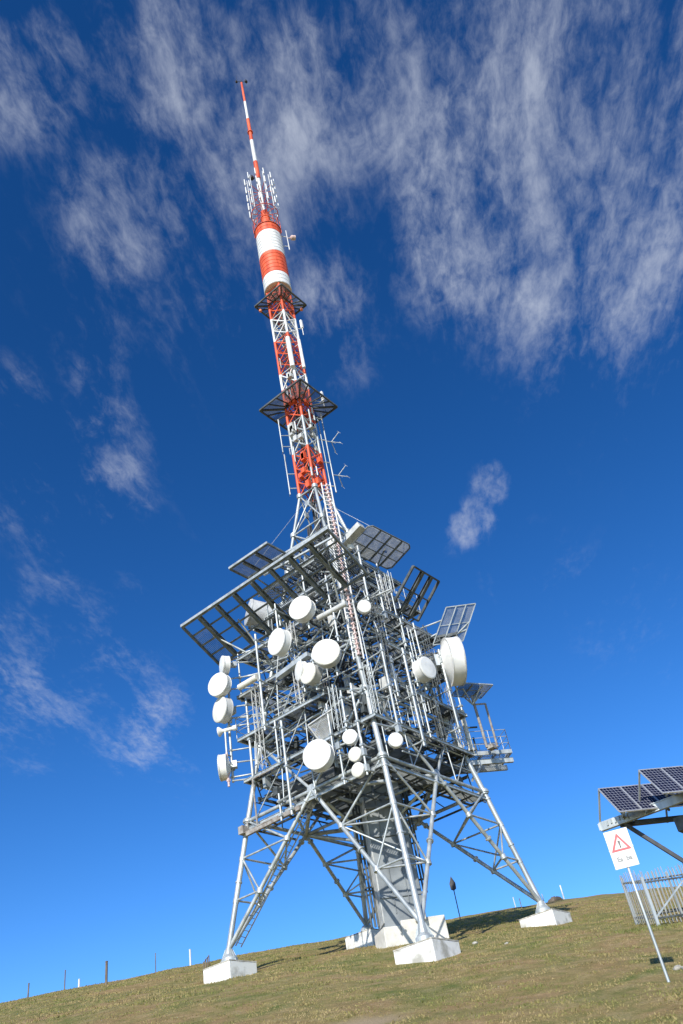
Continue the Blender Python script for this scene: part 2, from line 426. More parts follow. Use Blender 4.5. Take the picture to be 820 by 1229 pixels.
# inner framing: diaphragms and four vertical inner posts with diagonals
b = MB()
for z in LV[1:-2]:
    h = H(z)
    P = [Vector((sx * h, sy * h, z)) for sx, sy in SIGNS]; Q = [(P[i] + P[(i + 1) % 4]) / 2 for i in range(4)]
    for i in range(4): b.tube(Q[i], Q[(i + 1) % 4], .05)
    b.tube(P[0], P[2], .045); b.tube(P[1], P[3], .045)
for sx, sy in SIGNS:
    b.tube((sx * 1.3, sy * 1.3, -.2), (sx * 1.0, sy * 1.0, 15), .06)
for k in range(11):
    z = k * 1.35; a = 1.3 - .02 * z; c = 1.3 - .02 * (z + 1.35)
    for i in range(4):
        (ax, ay), (bx, by) = SIGNS[i], SIGNS[(i + 1) % 4]
        if k % 2: ax, ay, bx, by = bx, by, ax, ay
        b.tube((ax * a, ay * a, z), (bx * c, by * c, z + 1.35), .035, n=6)
        b.tube((ax * a, ay * a, z), (bx * a, by * a, z), .035, n=6)
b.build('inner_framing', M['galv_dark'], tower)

# ---------------- platforms
def grating(b, x0, x1, y0, y1, z, along='x', pitch=.085, w=.022, h=.035, cross=.9):
    if along == 'x':
        n = max(1, int((y1 - y0) / pitch))
        for i in range(n + 1):
            y = y0 + (y1 - y0) * i / n; b.box(((x0 + x1) / 2, y, z), (x1 - x0, w, h))
    else:
        n = max(1, int((x1 - x0) / pitch))
        for i in range(n + 1):
            x = x0 + (x1 - x0) * i / n; b.box((x, (y0 + y1) / 2, z), (w, y1 - y0, h))

def rail_line(b, p, q, h=1.05, n=None, r=.02):
    p = Vector(p); q = Vector(q); L = (q - p).length; n = n or max(1, round(L / 1.3))
    for i in range(n + 1):
        a = p.lerp(q, i / n); b.tube(a, a + Vector((0, 0, h)), r, n=6)
    for z in (h, h * .66, h * .34): b.tube(p + Vector((0, 0, z)), q + Vector((0, 0, z)), r * .8, n=6)

def platform(z, ho, width, sides, rails='', cut=0.):
    """sides: W(x-) S(y-) E(x+) N(y+) walkways"""
    f = MB(); subs = []; hi = ho - width
    for s in 'WSEN':
        full = s in sides; g = MB(); eb = MB(); subs.append((eb, g))
        lo = -ho + (cut if s in 'WS' else 0)
        def P(u, o):
            u = max(u, lo) if o > hi - .01 else u  # u along side, o outward
            return {'W': (-o, u, z), 'E': (o, u, z), 'S': (u, -o, z), 'N': (u, o, z)}[s]
        if full:
            eb.ibeam(P(-ho, ho - .05), P(ho, ho - .05), .08, .15, .012)
            if cut and s == 'W': f.ibeam((-ho + .05, -ho + cut, z), (-hi * .8, -hi * .8, z), .06, .12)
            if cut and s == 'S': f.ibeam((-ho + cut, -ho + .05, z), (-hi * .8, -hi * .8, z), .06, .12)
            f.beam(P(-ho + .1, hi), P(ho - .1, hi), .05, .1)
            n = int(2 * ho / .95)
            for i in range(n + 1):
                u = -ho + .15 + (2 * ho - .3) * i / n
                if u < lo: continue
                f.beam(P(u, hi + .04), P(u, ho - .1), .035, .07)
            x0, y0, _ = P(-ho + .12, hi + .05); x1, y1, _ = P(ho - .12, ho - .12)
            g_along = 'y' if s in 'WE' else 'x'
            if s in 'WE': grating(g, min(x0, x1), max(x0, x1), min(y0, y1), max(y0, y1), z + .09, 'x')
            else: grating(g, min(x0, x1), max(x0, x1), min(y0, y1), max(y0, y1), z + .09, 'y')
        hb = H(z)
        for u in (-hb, -hb / 3, hb / 3, hb):
            if u < lo: continue
            if full and ho > hb: f.beam(P(u * .98, hb * .2), P(u * .98, ho - .1), .05, .09)
        if full:
            for u in (-hb * .95, hb * .95):
                if u < lo: continue
                f.tube(P(u, ho - .3), Vector(P(u * .9, hb + .15)) - Vector((0, 0, min(1.3, (ho - hb) * 1.0 + .3))), .035, n=6)
    o = f.build('platform', M['galv_dark'], tower)  # darker than its edge beams: underside shade painted into the steel colour
    for eb, g in subs:
        eb.build('edge_beam', M['galv'], o); g.build('grating', M['grate'], o)
    if rails:
        for s in rails:
            r_ = MB()
            def P(u, o_): return {'W': (-o_, u, z + .1), 'E': (o_, u, z + .1), 'S': (u, -o_, z + .1), 'N': (u, o_, z + .1)}[s]
            rail_line(r_, P(-ho + (cut if s in 'WS' else 0), ho - .03), P(ho, ho - .03))
            r_.build('railing', M['galv'], o)
    return o
platform(-.35, 4.1, .95, 'WS', '')
platform(1.9, 4.05, .95, 'WSEN', 'S')
platform(4.0, 4.15, 1.15, 'WSEN', 'WN', 2.6)
platform(6.3, 4.05, .95, 'WSEN', 'SE', 2.4)
platform(8.5, 3.9, .9, 'WSEN', '', 2.3)
platform(10.4, 3.4, .85, 'WSEN', 'S', 1.7)
platform(12.4, 2.9, 1.0, 'WSE', '', 1.6)
platform(14.6, 2.2, .8, 'WSN', '')

# deck of the cable floor in the body (dense dark underside near the corner in front)
b = MB(); g = MB()
for x in np.arange(-3.6, 3.7, 1.2): b.ibeam((x, -3.6, .85), (x, 3.6, .85), .08, .14)
for y in (-3.6, -1.2, 1.2, 3.6): b.beam((-3.6, y, 1.02), (3.6, y, 1.02), .08, .12)
grating(g, -3.4, 3.4, -3.4, -1.1, 1.11, 'y'); grating(g, -3.4, 3.4, -1.02, 3.4, 1.11, 'y')
o = b.build('cable_deck', M['galv_dark'], tower); g.build('grating', M['grate'], o)

# ---------------- balcony at the right corner
dO = Vector((.77, -.635, 0)).normalized(); dS = Vector((.635, .77, 0)).normalized()
c0 = Vector((3.35, -2.35, 2.3)); Lb = 3.95; Wb = 1.55
def bp(u, v, z=0): return c0 + dO * u + dS * v + Vector((0, 0, z))
f = MB(); g = MB(); r_ = MB()
f.beam(bp(0, 0), bp(Lb, 0), .07, .2); f.beam(bp(0, Wb), bp(Lb, Wb), .07, .2)
f.beam(bp(Lb, -.035), bp(Lb, Wb + .035), .07, .2); f.beam(bp(0, -.035), bp(0, Wb + .035), .07, .2)
for i in range(1, 5): f.beam(bp(Lb * i / 5, .04), bp(Lb * i / 5, Wb - .04), .06, .12)
f.beam(bp(-1.3, .3, -.35), bp(Lb + .1, .3, -.35), .16, .24); f.beam(bp(-1.3, Wb - .3, -.35), bp(Lb + .1, Wb - .3, -.35), .16, .24)
f.tube(bp(2.3, .3, -.45), (3.75, -3.8, .7), .06); f.tube(bp(2.3, Wb - .3, -.45), (3.9, -3.6, .7), .06)
for i in range(int(Lb / .09)):
    u = .06 + i * .09; g.beam(bp(u, .04, .085), bp(u, Wb - .04, .085), .02, .03)
rail_line(r_, bp(0, 0, .1), bp(Lb, 0, .1), 1.1, 4); rail_line(r_, bp(Lb, 0, .1), bp(Lb, Wb, .1), 1.1, 2); rail_line(r_, bp(0, Wb, .1), bp(Lb, Wb, .1), 1.1, 4)
o = tag(f.build('balcony', M['galv'], tower), 'railed steel balcony projecting to the right')
g.build('grating', M['grate'], o); r_.build('railing', M['galv'], o)
b = MB(); b.lathe([(0, .2), (.12, .2), (.12, .13), (2.0, .13), (2.05, .17), (2.2, .17), (2.32, .1), (2.34, 0)], (4.70, -3.55, 2.42), (0, 0, 1), 14)
tag(b.build('vent_pipe', M['cream'], tower), 'thick pale pipe standing on the balcony')
b = MB(); b.tube((5.25, -3.55, 2.3), (5.25, -3.55, 3.3), .05); b.tube((4.7, -3.55, 3.7), (5.3, -3.9, 3.75), .05)
b.build('pipe_brace', M['galv_dark'], tower)

# ---------------- ice shields
def shield(pts, nb, nc, label, mat='shield', bar=.09, gm='grate', legs=(), chamfer=0, pitch=.1, deep=(.1, .16)):
    """pts: outer-left, outer-right, inner-right, inner-left corners; nb bays along, nc bays across"""
    P = [Vector(p) for p in pts]
    n = (P[1] - P[0]).cross(P[3] - P[0]).normalized()
    if n.z < 0: n = -n
    def q(u, v): return (P[0].lerp(P[1], u)).lerp(P[3].lerp(P[2], u), v)
    f = MB(); g = MB()
    ch = chamfer
    out = [q(ch, 0), q(1 - ch, 0), q(1, ch * 1.4), q(1, 1 - ch * 1.4), q(1 - ch, 1), q(ch, 1), q(0, 1 - ch * 1.4), q(0, ch * 1.4)] if ch else [q(0, 0), q(1, 0), q(1, 1), q(0, 1)]
    for a, c in zip(out, out[1:] + out[:1]): f.beam(a, c, bar * .7, bar, n)
    for i in range(1, nb):
        u = i / nb; f.ibeam(q(u, .01) - n * .06, q(u, .99) - n * .06, deep[0], deep[1], .014, n)
    for j in range(1, nc):
        v = j / nc; f.beam(q(.005, v) + n * .005, q(.995, v) + n * .005, bar * .55, bar * .6, n)
    for a, c in legs: f.tube(a, c, .045, n=6)
    L = (P[1] - P[0]).length; k = int(L / pitch) if pitch else 0
    if pitch:
        for i in range(1, k):
            u = i / k
            if ch:
                e = max(0, (ch - min(u, 1 - u))) * 1.4
            else: e = 0
            g.beam(q(u, .01 + e) + n * .05, q(u, .99 - e) + n * .05, .013, .014, n)
    o = f.build('ice_shield', M[mat], tower); o['label'] = label
    if pitch: g.build('grating', M[gm], o)
    return o
# large one over the left dishes: outer edge x=-6, sloping down to the body
i30 = Vector((math.cos(R(29)), 0, -math.sin(R(29)))) * 2.95
A = Vector((-6, 5.65, 10.62)); Bq = Vector((-6, -4.75, 10.7))
big = shield([A, Bq, Bq + i30, A + i30], 8, 4, 'largest open frame ice shield, over the dishes at the left', bar=.15, pitch=0, deep=(.17, .26))
for (u0, u1, v0, v1) in ((0, 1 / 8, .25, 1), (7 / 8, 1, .25, 1), (4 / 8, 5 / 8, .25, 1)):
    g = MB(); q = lambda u, v: A.lerp(Bq, u) + i30 * v
    nn = Vector((math.sin(R(29)), 0, math.cos(R(29))))
    k = int((u1 - u0) * 10.4 / .1)
    for i in range(1, k): g.beam(q(u0 + (u1 - u0) * i / k, v0 + .02) + nn * .08, q(u0 + (u1 - u0) * i / k, v1 - .02) + nn * .08, .018, .03, nn)
    g.build('grating', M['grate'], big)
f = MB(); f.beam(A + Vector((-.09, .05, .05)), Bq + Vector((-.09, -.05, .05)), .05, .15); f.build('sunlit_edge_strip', M['galv'], big)  # strip paler than the shield, sunlight on the outer edge put into colour
f = MB(); f.beam((-5.29, 2.62, 13.04), (-5.29, -.27, 13.04), .05, .13); f.build('sunlit_edge_strip', M['galv'], tower)
f = MB()
for y in (-3.6, -1.5, .6, 2.7, 4.6):
    p = A.lerp(Bq, (5.65 - y) / 10.4) + i30 * .45; yb = max(-2.4, min(2.6, y)); f.tube(p, (-H(7.8), yb, 7.9), .05, n=6)
    f.tube(A.lerp(Bq, (5.65 - y) / 10.4) + i30 * .98, (-H(9.4), yb, 9.3), .05, n=6)
f.tube((-3.42, 5.6, 9.15), (-1.4, -4.7, 9.2), .05)
f.build('shield_brace', M['galv'], tower)

shield([(-5.22, 2.6, 13), (-5.22, -.25, 13), (-3.86, -.25, 13), (-3.86, 2.6, 13)], 3, 1, 'small three bay ice shield at the upper left', bar=.11,
       legs=[((-4.0, 2.2, 12.95), (-1.75, 1.6, 11.8)), ((-4.0, -.1, 12.95), (-1.75, -.1, 11.8)), ((-3.9, .9, 13), (-1.4, .9, 13.3))], pitch=.045, deep=(.12, .2))
# sunlit edge beams of the top shield walkway in front of the cone
f = MB(); f.beam((-3.75, 1.0, 13.2), (-3.3, -2.6, 13.35), .12, .12); f.beam((-3.9, 1.4, 12.5), (-3.3, -3.3, 12.6), .1, .1)
for t in np.linspace(.05, .95, 7):
    a = Vector((-3.75, 1.0, 13.2)).lerp(Vector((-3.3, -2.6, 13.35)), t); f.beam(a, (-1.3, a.y * .5, 13.1), .06, .09)
f.build('walkway_frame', M['galv'], tower)
i20 = Vector((0, math.cos(R(20)), -math.sin(R(20)))) * 1.95
a, c = Vector((-.9, -4, 14.12)), Vector((3.2, -4, 14.6))
shield([a, c, c + i20, a + i20], 4, 3, 'wide grated ice shield with clipped corners at the upper right', chamfer=.07, bar=.08, pitch=.04, deep=(.06, .1),
       legs=[(a + i20 + Vector((.6, 0, 0)), (-.3, -1.5, 12.6)), (c + i20 - Vector((.9, 0, 0)), (1.4, -1.5, 12.6)), (c + i20 * .5 - Vector((1.5, 0, 0)), (1.2, -1.6, 12.0))])
a, c = Vector((-1.6, -3.9, 13.75)), Vector((-.95, -3.95, 14.0))
f = MB(); f.beam(a, a + Vector((0, 1.5, -.5)), .5, .35); f.build('shield_box', M['box'], tower)
i38 = Vector((0, math.cos(R(40)), -math.sin(R(40)))) * 2.45
a, c = Vector((.45, -5.25, 11.15)), Vector((2.85, -5.25, 11.2))
shield([a, c, c + i38, a + i38], 3, 2, 'dark open frame ice shield tilted steeply on the right', bar=.14, mat='galv_dark', pitch=0, deep=(.2, .2),
       legs=[(a + i38 + Vector((.3, 0, 0)), (.4, -2.3, 9.2)), (c + i38 - Vector((.3, 0, 0)), (1.5, -2.3, 8.8)), (a + i38 * .5 + Vector((.8, 0, 0)), (.6, -2.2, 8.0))])
# upright-tilted grated shield at the far right
P5 = [Vector((3.55, -4.9, 9.95)), Vector((4.85, -6.05, 10.1))]
dn = Vector((-.25, .55, -1.0)).normalized() * 2.35
shield([P5[0], P5[1], P5[1] + dn, P5[0] + dn], 3, 2, 'pale grated ice shield standing above the large drum antenna', bar=.07, mat='galv', pitch=.03, deep=(.05, .08), chamfer=.0,
       legs=[(P5[0] + dn * .7, (1.7, -2.2, 7.6)), (P5[1] + dn * .7, (2.1, -2.6, 7.6)), (P5[0] + dn * .35, (1.6, -2.0, 8.6)), (P5[1] + dn * .5, (2.4, -2.9, 6.5))])
f = MB()   # dark triangular bracket
for z in (7.4, 8.4):
    f.beam((1.6, -1.9, z), (3.9, -4.9, z), .08, .14); f.beam((2.4, -1.6, z), (3.9, -4.9, z), .08, .14)
f.tube((1.6, -1.9, 7.4), (3.9, -4.9, 8.4), .04); f.tube((2.4, -1.6, 7.4), (3.9, -4.9, 8.4), .04); f.tube((3.9, -4.9, 7.3), (3.9, -4.9, 8.5), .06)
for t in (.25, .5, .75):
    p = Vector((1.6, -1.9, 7.4)).lerp(Vector((3.9, -4.9, 7.4)), t); q = Vector((2.4, -1.6, 8.4)).lerp(Vector((3.9, -4.9, 8.4)), t); f.tube(p, q, .035); f.tube(p, p + Vector((0, 0, 1)), .035)
f.build('antenna_bracket', M['galv_dark'], tower)
# small one on a post over the balcony
P6 = [(3.65, -4.6, 5.5), (5.3, -5.45, 5.5), (6.05, -4.2, 5.5), (4.35, -3.4, 5.5)]
shield(P6, 3, 2, 'small flat ice shield on a post above the balcony', bar=.06, mat='galv', pitch=.035, deep=(.05, .08),
       legs=[((4.72, -4.3, 4.7), (4.1, -4.3, 5.45)), ((4.72, -4.3, 4.7), (5.5, -4.6, 5.45)), ((4.72, -4.3, 4.7), (4.9, -3.8, 5.45)), ((4.72, -4.3, 4.7), (4.8, -4.95, 5.45))])
f = MB()
f.tube((4.9, -4.35, 2.35), (4.78, -4.35, 5.2), .075); f.tube((5.35, -4.7, 2.35), (5.35, -4.7, 4.75), .06)
f.tube((4.8, -4.35, 4.7), (5.35, -4.7, 4.75), .05); f.box((5.1, -4.5, 2.35), (.4, .35, .2))
tag(f.build('shield_post', M['rust'], tower), 'brownish post pair on the balcony')

# ---------------- vertical mounting poles on the two faces seen and some behind
POLES = [(-4.60, 1.84, 3.45, 8.72), (-4.00, 3.44, 1.63, 5.99), (-4.30, 1.45, 1.75, 3.85), (-4.50, .88, -.87, 3.55), (-4.30, -1.73, .33, 3.32),
 (-4.30, -2.60, 1.55, 3.43), (-4.50, -2.78, 1.69, 3.45), (-4.40, -3.33, -.07, 3.58), (-4.40, 1.60, -.87, .35), (-4.60, .30, 7.52, 9.74),
 (-4.40, -3.07, 5.91, 7.48), (-4.50, -2.20, -.66, 1.07), (-4.60, -3.50, -.77, .90), (-4.50, -.58, -.48, 1.52), (-3.13, -4.50, 1.22, 5.48),
 (-2.25, -4.30, 3.14, 5.26), (-1.31, -4.50, .88, 5.89), (-.32, -4.30, 4.22, 6.10), (-.55, -4.30, 6.35, 7.99), (.96, -4.30, 3.29, 4.31),
 (2.23, -4.50, 2.4, 7.03), (-.41, -4.40, 1.55, 3.67), (-1.96, -3.60, 8.88, 12.35), (-1.39, -4.00, 7.95, 9.84),
 (-4.45, -1.45, 4.1, 6.0), (-4.5, -.78, 4.3, 6.0), (-4.5, -2.77, 4.2, 6.1), (-4.4, -1.5, 7.4, 9.2), (-4.4, 4.2, 4.9, 8.6), (-4.25, 4.5, 2.0, 5.2),
 (-3.5, 2.9, 9.9, 12.0), (-3.6, -2.4, 8.4, 10.4), (.3, -4.35, 4.2, 6.0), (1.0, -4.1, 6.2, 8.4), (.2, -3.7, 8.4, 10.6), (1.3, -3.4, 8.6, 10.9),
 (3.4, -4.3, 4.0, 6.4), (-3.3, 1.2, 8.6, 10.6), (-2.9, -.4, 10.4, 12.4), (-1.0, -3.0, 10.5, 12.6), (.7, -2.9, 10.5, 12.8), (-2.2, -2.3, 12.4, 14.2),
 (4.3, 2.5, 2, 5.5), (4.3, -1.4, 3.5, 7.5), (1.5, 4.3, 2, 6), (-2.0, 4.3, 3.5, 7.5), (-3.5, 4.2, 6.3, 9.1), (4.1, -2.9, 4.2, 8)]
def standoff(b, x, y, z):
    h = H(z) * .97
    if abs(x) > abs(y): q = (math.copysign(h, x), max(-h, min(h, y)), z)
    else: q = (max(-h, min(h, x)), math.copysign(h, y), z)
    b.tube((x, y, z), q, .038, n=6); b.box((x, y, z), (.17, .17, .09))
for i, (x, y, z0, z1) in enumerate(POLES):
    b = MB(); r = .062 if z1 - z0 > 3 else .048
    b.tube((x, y, z0), (x, y, z1), r, n=10)
    standoff(b, x, y, z0 + .25); standoff(b, x, y, z1 - .35)
    if z1 - z0 > 2.6: standoff(b, x, y, (z0 + z1) / 2)
    if i in (4, 15, 16, 17, 20):   # ladder-like twin rungs
        for z in np.arange(z0 + .2, z1 - .1, .33): b.tube((x - .16, y + .02, z), (x + .16, y + .02, z), .018, n=5)
        b.tube((x + .16, y + .02, z0), (x + .16, y + .02, z1), .025, n=6)
    o = b.build('mounting_pole', M['rust'] if i in (7, 11, 12, 14) and False else M['galv'], tower)

# bent tube guard frame at the low left
b = MB(); b.poly([(-4.3, 3.2, 1.65), (-4.3, 1.8, 1.65)], .04); b.poly([(-4.3, 3.2, 1.65), (-4.3, 3.15, -.55), (-4.3, 2.2, -.55)], .045)
b.build('guard_frame', M['rust'], tower)
b = MB(); b.beam((-4.25, 3.9, -.65), (-4.25, .6, -.6), .14, .2); b.beam((-3.9, 3.9, -.45), (-3.9, .6, -.42), .1, .12)
for t in np.linspace(0, 1, 9): b.tube((-4.25, 3.9 - 3.3 * t, -.62), (-3.9, 3.6 - 3.0 * t, -.43), .03)
b.tube((-4.1, 3.95, -.6), (-4.15, 3.9, .1), .05); b.box((-4.3, 4.05, -.45), (.35, .3, .35))
b.build('cable_gantry', M['rust'], tower)

# red and white ladder up the near corner, cable bundles
b = MB()
lx = Vector((.17, -.17, 0)); base = Vector((-3.02, -3.08, 0))
for s_ in (-1, 1): b.tube(base + lx * s_ + Vector((0, 0, 5.4)), base + lx * s_ + Vector((0, 0, 16.6)), .042, n=8)
for z in np.arange(5.5, 16.5, .28): b.tube(base - lx + Vector((0, 0, z)), base + lx + Vector((0, 0, z)), .028, n=5)
for z in (6.5, 9, 11.5, 14, 16.2):
    h = H(z); b.tube(base + Vector((0, 0, z)), (-h, -h, z - .15), .03, n=6)
tag(b.build('ladder', M['mwhite'], tower), 'long white ladder with reddish cable clips up the near corner')
b = MB(); o2 = Vector((-.1, -.12, 0))
b.tube(base + o2 + Vector((0, 0, 5.6)), base + o2 + Vector((0, 0, 16.4)), .045, n=8)
for z in np.arange(5.6, 16.4, .28): b.box(base + o2 + Vector((0, 0, z)), (.16, .16, .08))
b.build('feeder_cable', M['pink'], tower)
# second leg of the ladder below: waveguide tray on right part
b = MB()
for z in np.arange(3.3, 7.8, .3): b.tube((.35, -4.05, z), (.65, -4.05, z), .02, n=5)
b.tube((.35, -4.05, 3.2), (.35, -4.05, 7.9), .03); b.tube((.65, -4.05, 3.2), (.65, -4.05, 7.9), .03)
b.build('ladder', M['galv'], tower)

for (cx, cy, r0) in ((.9, -.9, .035), (-.9, .9, .035), (-1.1, -.7, .04), (.4, 1.1, .03), (-.2, -1.4, .04), (1.4, .6, .035)):
    b = MB()
    for k in range(7):
        dx, dy = random.uniform(-.28, .28), random.uniform(-.28, .28)
        if cx > .8: b.tube((cx * .9 + dx * .6, cy * .9 + dy * .6, -5.0), (cx + dx, cy + dy, 1), r0 * .8, n=6, caps=False)
        b.tube((cx + dx, cy + dy, 1), (cx * .5 + dx * .6, cy * .5 + dy * .6, 17), r0, n=6, caps=False)
    b.build('cable_bundle', M['black'], tower)

# clutter: radio units, junction boxes, clamps and droopy feeder cables inside the body
rr = random.Random(4)
def obox(x, y, z, s, mat):
    b = MB(); b.box((x, y, z), s); b.box((x, y, z + s[2] / 2 + .02), (s[0] * .7, s[1] * .7, .05))
    for k in (-1, 1): b.tube((x + k * s[0] * .25, y, z - s[2] / 2), (x + k * s[0] * .25, y, z - s[2] / 2 - .12), .022, n=6)
    b.build('equipment_box', mat, tower)
n = 0
while n < 78:
    z = rr.uniform(.6, 13.2); h = H(z)
    side = rr.random()
    o_ = rr.uniform(.35, 1.0) * h if rr.random() < .5 else h + rr.uniform(0, .35)
    u = rr.uniform(-h, h)
    x, y = (-o_, u) if side < .45 else ((u, -o_) if side < .85 else (o_, u))
    s = (rr.uniform(.18, .42), rr.uniform(.16, .4), rr.uniform(.25, .6))
    obox(x, y, z, s, M[rr.choice(['box', 'galv', 'backw', 'galv_dark', 'galv_dark'])]); n += 1

for k in range(88):       # horizontal and skew stub pipes: antenna outriggers and stays
    z = rr.uniform(.5, 13.5); h = H(z); b = MB()
    u = rr.uniform(-h, h); out = h + rr.uniform(.15, .9)
    side = rr.choice('WSWSWSEN'); L_ = rr.uniform(.9, 2.6); dz = rr.choice([0, 0, .1, -.9, .9, -1.4])
    P = {'W': lambda u_, o_, z_: (-o_, u_, z_), 'S': lambda u_, o_, z_: (u_, -o_, z_), 'E': lambda u_, o_, z_: (o_, u_, z_), 'N': lambda u_, o_, z_: (u_, o_, z_)}[side]
    if rr.random() < .55: b.tube(P(u, h * .55, z), P(u + rr.uniform(-.5, .5), out, z + dz), rr.uniform(.03, .055), n=8)
    else: b.tube(P(u - L_ / 2, out - .2, z), P(u + L_ / 2, out - .2, z + dz * .3), rr.uniform(.03, .06), n=8)
    b.build('outrigger_pipe', M[rr.choice(['galv', 'galv', 'galv_dark'])], tower)

for k in range(70):
    z = rr.uniform(1.5, 13); h = H(z) ; a = rr.uniform(-h, h)
    p = Vector((-h - rr.uniform(-.2, .5), a, z)) if rr.random() < .5 else Vector((a, -h - rr.uniform(-.2, .5), z))
    q = Vector((p.x * .35, p.y * .35, z + rr.uniform(-1.2, .6))); b = MB(); pts = []
    for i in range(9):
        t = i / 8; c = p.lerp(q, t); c.z -= .55 * math.sin(math.pi * t) * rr.uniform(.8, 1.1); pts.append(c)
    b.poly(pts, .022, 5); b.build('feeder_cable', M['black'] if k % 3 else M['box'], tower)

# triangular mesh screen above the big dish
b = MB(); A3 = [Vector((-4.35, -.55, 2.75)), Vector((-4.35, -2.05, 2.9)), Vector((-3.5, -.9, 1.35))]
for i in range(3): b.beam(A3[i], A3[(i + 1) % 3], .06, .06)
for i in range(1, 26):
    t = i / 26; b.tube(A3[0].lerp(A3[2], t), A3[1].lerp(A3[2], t), .012, n=4); b.tube(A3[0].lerp(A3[1], t), A3[2], .012, n=4)
b.build('mesh_screen', M['backw'], tower)

# sloping box duct and horizontal cylinders
b = MB(); b.beam((-4.35, .9, 5.9), (-4.35, -1.2, 6.15), .3, .22); b.build('cable_tray', M['galv'], tower)
b = MB(); b.lathe([(0, 0), (0, .16), (1.25, .16), (1.25, 0)], (-4.6, 3.25, 6.35), (0, -1, 0), 16); b.tube((-4.6, 2.6, 6.35), (-3.2, 2.6, 6.5), .04)
tag(b.build('antenna_tube', M['cream'], tower), 'short pale cylinder lying level at the left')
b = MB(); b.lathe([(0, 0), (0, .14), (1.5, .14), (1.5, 0)], (-3.2, .2, 10.2), (0, -1, .03), 16)
b.build('antenna_tube', M['backw'], tower)
b = MB(); b.lathe([(0, 0), (0, .14), (1.7, .14), (1.7, 0)], (-4.1, -1.9, 7.9), (.1, -1, .02), 16); b.build('antenna_tube', M['backw'], tower)

# ---------------- mast: lattice sections 19.4 - 40.2
HM = .62
def mast_section(z0, z1, mat, label, bays):
    b = MB()
    for sx, sy in SIGNS: b.tube((sx * HM, sy * HM, z0), (sx * HM, sy * HM, z1), .092, n=10)
    dz = (z1 - z0) / bays
    for i in range(4):
        (ax, ay), (bx, by) = SIGNS[i], SIGNS[(i + 1) % 4]
        for k in range(bays):
            za, zb = z0 + dz * k, z0 + dz * (k + 1)
            b.tube((ax * HM, ay * HM, za), (bx * HM, by * HM, zb), .05, n=6)
            b.tube((bx * HM, by * HM, za), (ax * HM, ay * HM, zb), .05, n=6)
            b.tube((ax * HM, ay * HM, zb - .02), (bx * HM, by * HM, zb - .02), .036, n=6)
            m_ = Vector(((ax + bx) * HM / 2, (ay + by) * HM / 2, (za + zb) / 2)); n_ = Vector((ax + bx, ay + by, 0)).normalized()
            b.tube(m_ - n_ * .03, m_ + n_ * .03, .09, n=8)
    o = b.build('mast_section', mat, tower); o['label'] = label
SEC = [(19.4, 22.9, 'red', 3), (22.9, 25.6, 'galv', 2), (25.6, 29.0, 'red', 3), (29.0, 30.6, 'mwhite', 1), (30.6, 34.2, 'red', 3), (34.2, 36.8, 'mwhite', 2), (36.8, 40.1, 'red', 3)]
for z0, z1, c, k in SEC: mast_section(z0, z1, M[c], {'red': 'red painted', 'mwhite': 'white painted', 'galv': 'bare grey'}[c] + ' lattice section', k)
b = MB()
for k in range(9):
    a = k * .7; b.tube((.25 * math.cos(a), .25 * math.sin(a), 16), (.25 * math.cos(a), .25 * math.sin(a), 40), .04, n=6, caps=False)
b.build('cable_bundle', M['black'], tower)
b = MB()
for s_ in (-.17, .17): b.tube((s_, .1, 16), (s_, .1, 40), .025, n=6)
for z in np.arange(16, 40, .3): b.tube((-.17, .1, z), (.17, .1, z), .014, n=4)
b.build('mast_ladder', M['mwhite'], tower)
r5 = random.Random(31)
for k in range(26):
    z = r5.uniform(20, 33); b = MB(); a = r5.uniform(0, 6.28); c_, s__ = math.cos(a), math.sin(a); o_ = r5.uniform(.75, 1.15)
    b.tube((c_ * .3, s__ * .3, z), (c_ * o_, s__ * o_, z + r5.uniform(-.2, .3)), .03, n=6); L_ = r5.uniform(.5, 1.5); b.tube((c_ * o_, s__ * o_, z - L_ / 2), (c_ * o_, s__ * o_, z + L_ / 2), r5.choice([.025, .04, .06]), n=7)
    b.build('stub_antenna', M[r5.choice(['galv', 'mwhite', 'box', 'galv_dark'])], tower)
rr = random.Random(9)
for z0, z1, c, k in SEC[:4]:
    for q in range(11 if z0 < 29 else 4):
        z = rr.uniform(z0 + .2, z1 - .3); a = rr.choice([(-.75, rr.uniform(-.4, .4)), (rr.uniform(-.4, .4), -.75), (.7, rr.uniform(-.4, .4))])
        b = MB(); b.box((a[0], a[1], z), (.26, .26, rr.uniform(.3, .6))); b.build('mast_box', M['box' if c != 'red' else 'red'], tower)
# white panel antennas and clutter on the white section
def mast_platform(z, h, hole, label):
    f = MB(); g = MB()
    P = [Vector((sx * h, sy * h, z)) for sx, sy in SIGNS]; Q = [Vector((sx * hole, sy * hole, z)) for sx, sy in SIGNS]
    for i in range(4):
        j = (i + 1) % 4
        f.beam(P[i], P[j], .09, .13); f.beam(Q[i], Q[j], .07, .1); f.beam(P[i], Q[i], .1, .12)
        for t in (.2, .4, .6, .8):
            f.beam(P[i].lerp(P[j], t), Q[i].lerp(Q[j], t), .06, .09)
    w = h - hole
    for (x0, x1, y0, y1) in ((-h, -hole, -h, h), (hole, h, -h, h), (-hole, hole, -h, -hole), (-hole, hole, hole, h)):
        grating(g, x0 + .05, x1 - .05, y0 + .05, y1 - .05, z + .07, 'y' if x1 - x0 < y1 - y0 else 'x', .06, .016, .03)
    o = f.build('mast_platform', M['galv_dark'], tower); o['label'] = label; g.build('grating', M['galv_dark'], o)
mast_platform(27.2, 1.86, .68, 'wider dark square platform halfway up the mast')
mast_platform(38.5, 1.38, .68, 'smaller dark square platform under the banded drum')
